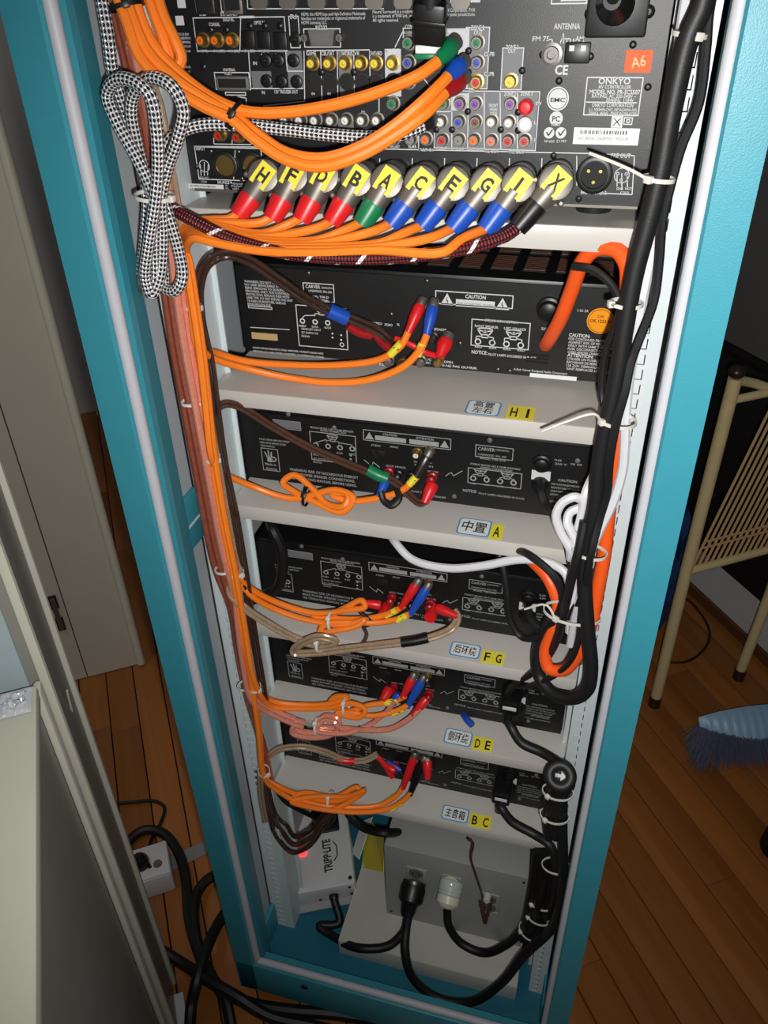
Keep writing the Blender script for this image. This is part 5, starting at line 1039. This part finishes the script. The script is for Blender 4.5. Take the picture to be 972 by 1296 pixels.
for lb, c, al, Rr, hd, tl in (
    ('white cable tie high on the fat black cable', (873, 44, -.04), ((866, 70), (882, 10)), (.0125, .011), (.5, .8), None),
    ('white cable tie with long tail pointing at the receiver', (834, 226, -.045), ((826, 258), (842, 190)), (.0125, .011), (-.6, .8), [(800, 216, -.052), (770, 203, -.05), (746, 194, -.045)]),
    ('white cable tie beside the round orange seal', (793, 384, -.04), ((788, 420), (800, 345)), (.0145, .012), (-.9, .4), [(779, 388, -.058)]),
    ('white cable tie with long tail lying over shelf H I', (782, 532, -.045), ((776, 565), (790, 500)), (.018, .016), (-.8, .6), [(752, 524, -.06), (716, 534, -.062), (686, 546, -.064)]),
    ('white cable tie below the white loops beside shelf A', (746, 698, -.048), ((738, 730), (754, 665)), (.019, .014), (-.6, .8), None),
    ('white cable tie strapping orange and black cables beside shelf F G', (724, 776, -.04), ((720, 810), (732, 740)), (.034, .02), (-.5, .8), [(692, 766, -.05), (664, 771, -.04)]),
    ('white cable tie under the coil at the right rail', (706, 1002, -.046), ((704, 1022), (708, 985)), (.0215, .014), (-.6, .8), None),
    ('white cable tie in the middle of the right coil strands', (702, 1032, -.044), ((700, 1050), (704, 1015)), (.0205, .014), (-.6, .8), None),
    ('white cable tie on the cables beside the steel box corner', (704, 1096, -.03), ((702, 1120), (706, 1075)), (.022, .014), (.5, .8), None),
    ('white cable tie, upper one on the thick bundle by the steel box', (686, 1140, -.018), ((682, 1160), (690, 1110)), (.0225, .017), (-.7, .7), None),
    ('white cable tie, middle one on the thick bundle by the steel box', (682, 1158, -.018), ((676, 1175), (686, 1140)), (.0225, .017), (-.7, .7), None),
    ('white cable tie, lowest one on the thick bundle by the steel box', (672, 1178, -.012), ((664, 1192), (678, 1160)), (.0215, .017), (-.7, .7), None)):
    tie(lb, c, W(al[1][0], al[1][1], c[2])-W(al[0][0], al[0][1], c[2]), Rr, 'tie', hd, tl)

# ---- cables and plugs of the power box
zt = .075+.0075
t = cable('power_cable', 'black cable from the box plug to the surge suppressor', [ISO(.082, -.008, .018), ISO(.085, -.045, .0), (404, 1172, .03, .04), (420, 1184, .0, .04), (455, 1200, -.012, zt), (492, 1197, .0, zt), (510, 1180, .015), (516, 1160, .02)], .0078, 'rubber_dark', n=11)
t = cable('power_cable', 'black plug and long cable sweeping over the tray front', [(519, 1150, .012), (514, 1176, -.012), (513, 1206, -.04), (524, 1240, -.056), (556, 1264, -.062), (596, 1268, -.06), (634, 1244, -.052), (664, 1208, -.046), (690, 1184, -.045)], .0078, 'rubber_dark', n=11)
p = W(522, 1128, .03); obj('plug_body', MB().lathe((p.x, .046, p.z+.004), (-.04, -.8, -.5), [(0, .0195), (.012, .0225), (.032, .0215), (.038, .015), (.052, .0125), (.058, .0095)], 20), 'black_plastic', t); obj('plug_ring', MB().lathe((p.x, .0465, p.z+.0045), (-.04, -.8, -.5), [(0, .0205), (.005, .0205)], 20), 'nickel_dark', t)
t = cable('power_cable', 'black cable with pale ribbed plug in the middle outlet', [(566, 1152, .02), (568, 1172, .008), (584, 1194, .0, zt), (612, 1206, -.006, zt), (640, 1196, -.008, zt), (660, 1178, -.012), (676, 1160, -.012)], .0072, 'rubber_dark', n=11)
p = W(570, 1128, .03); ax = Vector((-.05, -.75, -.5)); obj('plug_body', MB().lathe((p.x, .045, p.z+.008), ax, [(0, .0195), (.004, .0208), (.010, .0200), (.011, .0208), (.016, .0208), (.017, .020), (.022, .0206), (.024, .0185)], 20), 'clear_plug', t, 'clear ribbed plug body'); obj('plug_cap', MB().lathe(Vector((p.x, .045, p.z+.008))+ax.normalized()*.024, ax, [(0, .0200), (.012, .0200), (.018, .015), (.021, .0095)], 20), 'ivory', t, 'ivory plug cap')
t = cable('thin_wire', 'thin brown wire hanging down to the right outlet', [(592, 1062, .02), (598, 1066, .02), (596, 1086, .024), (603, 1110, .03), (610, 1132, .038), (612, 1144, .036)], .0021, 'brown_jacket')
p0 = W(614, 1168, .028); p1 = W(608, 1140, .042); obj('wire_clip', MB().obox((p0+p1)/2, (p1-p0).normalized(), X_, (p1-p0).normalized().cross(X_), (p1-p0).length/2, .0035, .003, .001), 'brown_jacket', t); p2 = W(622, 1140, .042); obj('wire_clip', MB().obox((p0+p2)/2, (p2-p0).normalized(), Y_, (p2-p0).normalized().cross(Y_), (p2-p0).length/2, .003, .003, .001), 'brown_jacket', t)
p = W(617, 1133, .044); obj('plug_pin', MB().lathe((p.x, .044, p.z), (0, -1, .2), [(0, .007), (.012, .006), (.014, .004)], 12), 'clear_plug', t, 'milky plastic plug cap')
t = cable('power_cable', 'black cable entering the steel power box at the top left', [(430, 1006, .1), (446, 1036, .08), (462, 1048, .07), (486, 1054, .06), (505, 1054, .08)], .0078, 'rubber_dark')
cable('blue_scrap', 'small blue plastic scrap on shelf D E', [(587, 905, .03, ZS[4]+.004), (592, 912, .016, ZS[4]+.004), (598, 918, .01, ZS[4]+.004)], .0048, 'blue', None, 'plastic scrap')

# ================================================================ THE ROOM AROUND THE RACK
def lbox(name, mb_args, m, parent, bev=0.):
    n0, n1, t0, t1, z0, z1 = mb_args
    c = NT((n0+n1)/2, (t0+t1)/2, (z0+z1)/2)
    return obj(name, MB().obox(c, NV, TV, Z_, (n1-n0)/2, (t1-t0)/2, (z1-z0)/2, bev), m, parent)
def build_tall_unit():
    a = thing('tall_cabinet', 'tall grey cabinet with cream edge strips standing left of the rack', 'cabinet', NT(-.7, -.05))
    lbox('cabinet_body', (-1.0, -.416, -.122, .008, .003, 1.75), 'appliance_grey', a, .002)
    lbox('face_panel', (-.95, -.43, .006, .011, .05, 1.72), 'blue_grey_film', a, .001)
    for t0 in (-.129, .002):
        for k in range(2): lbox('edge_strip', (-.419, -.409, t0+k*.006, t0+.005+k*.006, .002, 1.75), 'cream_edge', a, .0018)
    lbox('foot_block', (-.44, -.40, -.10, .0, .0, .003), 'outlet_white', a)
    p = NT(-.413, -.07, .80); obj('scuff_strip', MB().obox(p, (NV*.1+Z_*.9+TV*.35).normalized(), TV, NV, .03, .002, .0012), 'cream_edge', a)
build_tall_unit()
def build_low_unit():
    a = thing('low_cabinet', 'low cream-topped cabinet with grey side at the lower left', 'cabinet', NT(-.7, .4))
    lbox('cabinet_body', (-1.0, -.424, .034, .95, .005, .915), 'appliance_grey', a, .004)
    lbox('top_board', (-1.0, -.418, .030, .96, .913, .931), 'cream_paint', a, .005)
    lbox('corner_stile', (-.4245, -.4155, .018, .040, .005, .925), 'cream_edge', a, .004)
    # crumpled clear wrapping on the corner
    b = thing('plastic_wrap', 'crumpled clear plastic film on the low cabinet corner', 'plastic film', NT(-.44, .052, .931))
    bm = bmesh.new(); bmesh.ops.create_grid(bm, x_segments=16, y_segments=16, size=.5); rnd = random.Random(4); vs = []; fs = []
    for v in bm.verts:
        e = max(abs(v.co.x), abs(v.co.y))*2
        vs.append(NT(-.440+v.co.x*.034, .052+v.co.y*.036, .9318+max(0, (1-e**3))*rnd.uniform(.0, .006)))
    bm.verts.index_update(); fs = [[q.index for q in f.verts] for f in bm.faces]; bm.free()
    obj('film', MB().add(vs, fs), 'wrap', b, sharp=60)
mat('wrap', (206, 208, 212), .12, 0, .1, 40, coat=.5)
build_low_unit()
def build_chair():
    T0 = -.375; a = thing('wire_back_chair', 'cream metal chair with slanted wire back right of the rack', 'chair', NT(.95, T0))
    def tb(name, pts, r, m, par=a, n=10): return obj(name, MB().tube([NT(*p) for p in pts], r, n, sub=6), m, par)
    for n_ in (.803, 1.082):
        h = .885
        l = tb('leg', [(n_+(.0 if n_ < .9 else -.024), T0, .03), (n_, T0, .45), (n_+.006, T0, h)], .0135 if n_ < .9 else .0125, 'cane')
        obj('post_knob', MB().ball(NT(n_+.006, T0, h+.012), .0165, 12, 8, (1, 1, .8)), 'brown_cap', l)
        obj('foot_cap', MB().lathe(NT(n_+(.0 if n_ < .9 else -.024), T0, .001), Z_, [(0, .0145), (.032, .0145)], 14), 'brown_cap', l)
    for n_ in (.83, 1.08):
        l = tb('leg', [(n_, T0+.36 if n_ > .9 else T0+.0, .03), (n_, T0+.34 if n_ > .9 else T0, .44)], .011, 'cane') if n_ > .9 else None
    tb('top_rail', [(.812, T0, .88), (.86, T0-.01, .862), (.92, T0-.01, .84), (1.0, T0-.01, .846), (1.082, T0, .872)], .0095, 'cane')
    tb('back_rail', [(.808, T0, .838), (1.08, T0, .838)], .0085, 'cane')
    tb('seat_rail', [(.806, T0, .424), (1.08, T0, .424)], .0095, 'cane')
    tb('seat_rail', [(1.07, T0, .424), (1.08, T0+.18, .424), (1.08, T0+.34, .424)], .0095, 'cane')
    for k in range(15):
        n0 = .816+k*.0165; n1 = n0+.108; z1 = .832
        if n1 > 1.08: f = (1.08-n0)/.108; n1 = 1.08; z1 = .43+f*(.832-.43)
        tb('back_wire', [(n0, T0, .428), (n1, T0, z1)], .0031, 'cane_dark', n=7)
    for z in (.484, .500): tb('cross_wire', [(.832+(z-.484)*.3, T0+.004, z), (1.078, T0+.004, z)], .0026, 'cane_dark', n=7)
build_chair()
def build_dark_furniture():
    a = thing('dark_cabinet', 'shallow black cabinet with charcoal upper panel against the right wall', 'cabinet', NT(1.135, -.5))
    lbox('cabinet_body', (1.112, 1.163, -1.3, .3, .20, .745), 'black_matte', a, .004)
    lbox('cabinet_top', (1.108, 1.163, -1.31, .31, .745, .765), 'black_plastic', a, .004)
    lbox('upper_panel', (1.125, 1.163, -1.3, .3, .765, 1.9), 'charcoal', a, .004)
    for t0 in (-1.29, .27): lbox('cabinet_leg', (1.12, 1.15, t0, t0+.03, .0, .2), 'black_matte', a)
    def bag(label, c, r, sq, m, seed):
        rnd = random.Random(seed); mb = MB().ball((0, 0, 0), 1, 18, 12)
        mb.v = [tuple(Vector(v)*(1+rnd.uniform(-.16, .16))) for v in mb.v]; mb.v = [tuple(c+Vector((v[0]*r*sq[0], v[1]*r*sq[1], (v[2]+1)*r*sq[2]))) for v in mb.v]
        obj('plastic_bag', mb, m, None, label, 'bag', sharp=12)
    bag('crumpled dark blue plastic bag on the floor behind the chair post', NT(.90, -.58, .0), .075, (.9, .9, 3.4), 'blue_bag', 5)
build_dark_furniture()
def build_broom():
    a = thing('broom_head', 'light blue plastic broom head with dark bristles on the floor', 'broom', WZ(930, 945, 0))
    L0 = WZ(888, 918, .06); R0 = WZ(1040, 905, .06); ax = (R0-L0); ln = ax.length; ax = ax/ln; fw = Vector((ax.y, -ax.x, 0)); fw = fw if fw.y < 0 else -fw
    # ridged hood
    vs = []; fs = []; nu, nv = 60, 7
    for i in range(nu+1):
        u = i/nu; arch = math.sin(math.pi*min(1, .02+u*.94))**.7
        for j in range(nv+1):
            v = j/nv; ridge = .0022*math.cos(u*math.pi*30)*v
            p = L0+ax*ln*u+fw*(-.02+v*.062*(.12+.88*arch))+Z_*(.03*arch*(1-v**2)+ridge-.012*v); vs.append(p)
    for i in range(nu):
        for j in range(nv): k = i*(nv+1)+j; fs.append((k, k+nv+1, k+nv+2, k+1))
    n0 = len(vs); vs2 = [p-Z_*.006 for p in vs]; fs2 = [tuple(n0+q for q in f[::-1]) for f in fs]; edge = []
    for i in range(nu):
        k = i*(nv+1); edge += [(k, n0+k, n0+k+nv+1, k+nv+1), (k+nv, k+nv+nv+1, n0+k+nv+nv+1, n0+k+nv)]
    edge += [(j, j+1, n0+j+1, n0+j) for j in range(nv)]
    obj('plastic_hood', MB().add(vs+vs2, fs+fs2+edge), 'broom_blue', a)
    mb = MB(); rnd = random.Random(2)
    for i in range(1500):
        u = rnd.random(); b = L0+ax*ln*u+fw*rnd.uniform(-.015, .03)+Z_*.0; b.z = .05
        sp = (u-.45)*1.0; e = b+ax*(sp*.05+rnd.uniform(-.006, .006)-.02*(u < .1))+fw*rnd.uniform(.0, .075); e.z = rnd.uniform(.002, .03)
        mb.tube([b, (b+e)/2+Z_*.006, e], .0011, 3, raw=True)
    o = obj('bristles', mb, 'bristle', a); o['kind'] = 'stuff'
build_broom()
p = WZ(982, 1076, .0); obj('rubber_foot', MB().lathe(p, Z_, [(0, .03), (.01, .034), (.05, .030), (.062, .022), (.065, .01)], 20), 'black_matte', None, 'black rounded rubber foot on the boards at the right edge', 'foot')
def floor_cable(label, pts, r, m='rubber_dark', name='floor_cable', over=()):
    P = [WZ(p[0], p[1], r+.001+(p[2] if len(p) > 2 else 0)) for p in pts]
    t = thing(name, label, 'cable', P[0]-Z_*r); obj('jacket', MB().tube(P, r, 9), m, t); return t
floor_cable('thin dark cable curving on the boards beside the chair', [(862, 752), (880, 768), (895, 790), (898, 808), (885, 828), (866, 838), (845, 838)], .003)
floor_cable('thick black cable arching round the floor outlet', [(150, 1108), (162, 1066), (182, 1051), (205, 1054), (224, 1076), (235, 1110), (239, 1160), (248, 1195), (262, 1228), (280, 1252), (310, 1268), (360, 1278), (430, 1284), (520, 1300), (600, 1320)], .0105)
floor_cable('thick black cable leaving the rack and crossing the other cables', [(290, 1106, .002), (268, 1110, .01), (250, 1130, .012), (246, 1170, .022), (256, 1212, .022), (270, 1240, .022), (285, 1265, .02), (295, 1310, .0)], .0105)
floor_cable('thick black cable running straight down along the low cabinet', [(300, 1140, .004), (282, 1160, .012), (262, 1200, .04), (250, 1240, .04), (242, 1275, .012), (240, 1330)], .0105)
floor_cable('black cable coming from behind the tall cabinet to the rack corner', [(200, 1200), (232, 1220, .0), (262, 1240, .045), (300, 1262, .045), (340, 1286, .022), (400, 1300), (480, 1322)], .0105)
floor_cable('thin black cable entering the floor outlet', [(140, 1017), (160, 1016), (196, 1014), (208, 1022), (204, 1040), (192, 1062), (188, 1080, .02), (186, 1090, .05), (190, 1098, .058)], .0038)
def build_outlet():
    o = WZ(202, 1140, 0); a = thing('floor_outlet', 'small grey floor outlet box with black plug', 'outlet', NT(0, 0)+o)
    c = NT(*[v for v in ((o.dot(NV)), (o.dot(TV)))]); n0, t0 = o.dot(NV), o.dot(TV)
    b = lbox('outlet_box', (n0-.04, n0+.035, t0-.09, t0-.012, .0, .058), 'outlet_white', a, .004)
    lbox('outlet_lid', (n0-.038, n0+.033, t0-.088, t0-.014, .058, .061), 'outlet_white', a, .001)
    obj('lid_button', MB().lathe(NT(n0+.012, t0-.04, .061), Z_, [(0, .009), (.003, .008)], 14), 'nickel', a)
    t = thing('mains_plug', 'black plug standing in the grey floor outlet', 'plug', NT(n0-.02, t0-.05, .0612))
    obj('plug_body', MB().lathe(NT(n0-.02, t0-.05, .0612), Z_, [(0, .017), (.014, .0175), (.024, .012), (.032, .006)], 16), 'black_plastic', t)
    # tape on the boards
    p, q = WZ(262, 1072, .0012), WZ(196, 1102, .0012); d = (q-p); L = d.length; d.normalize()
    obj('floor_tape', MB().obox((p+q)/2, d, Vector((-d.y, d.x, 0)), Z_, L/2, .016, .0008), 'tape_grey', None, 'grey tape stuck on the boards beside the floor outlet', 'tape')
build_outlet()
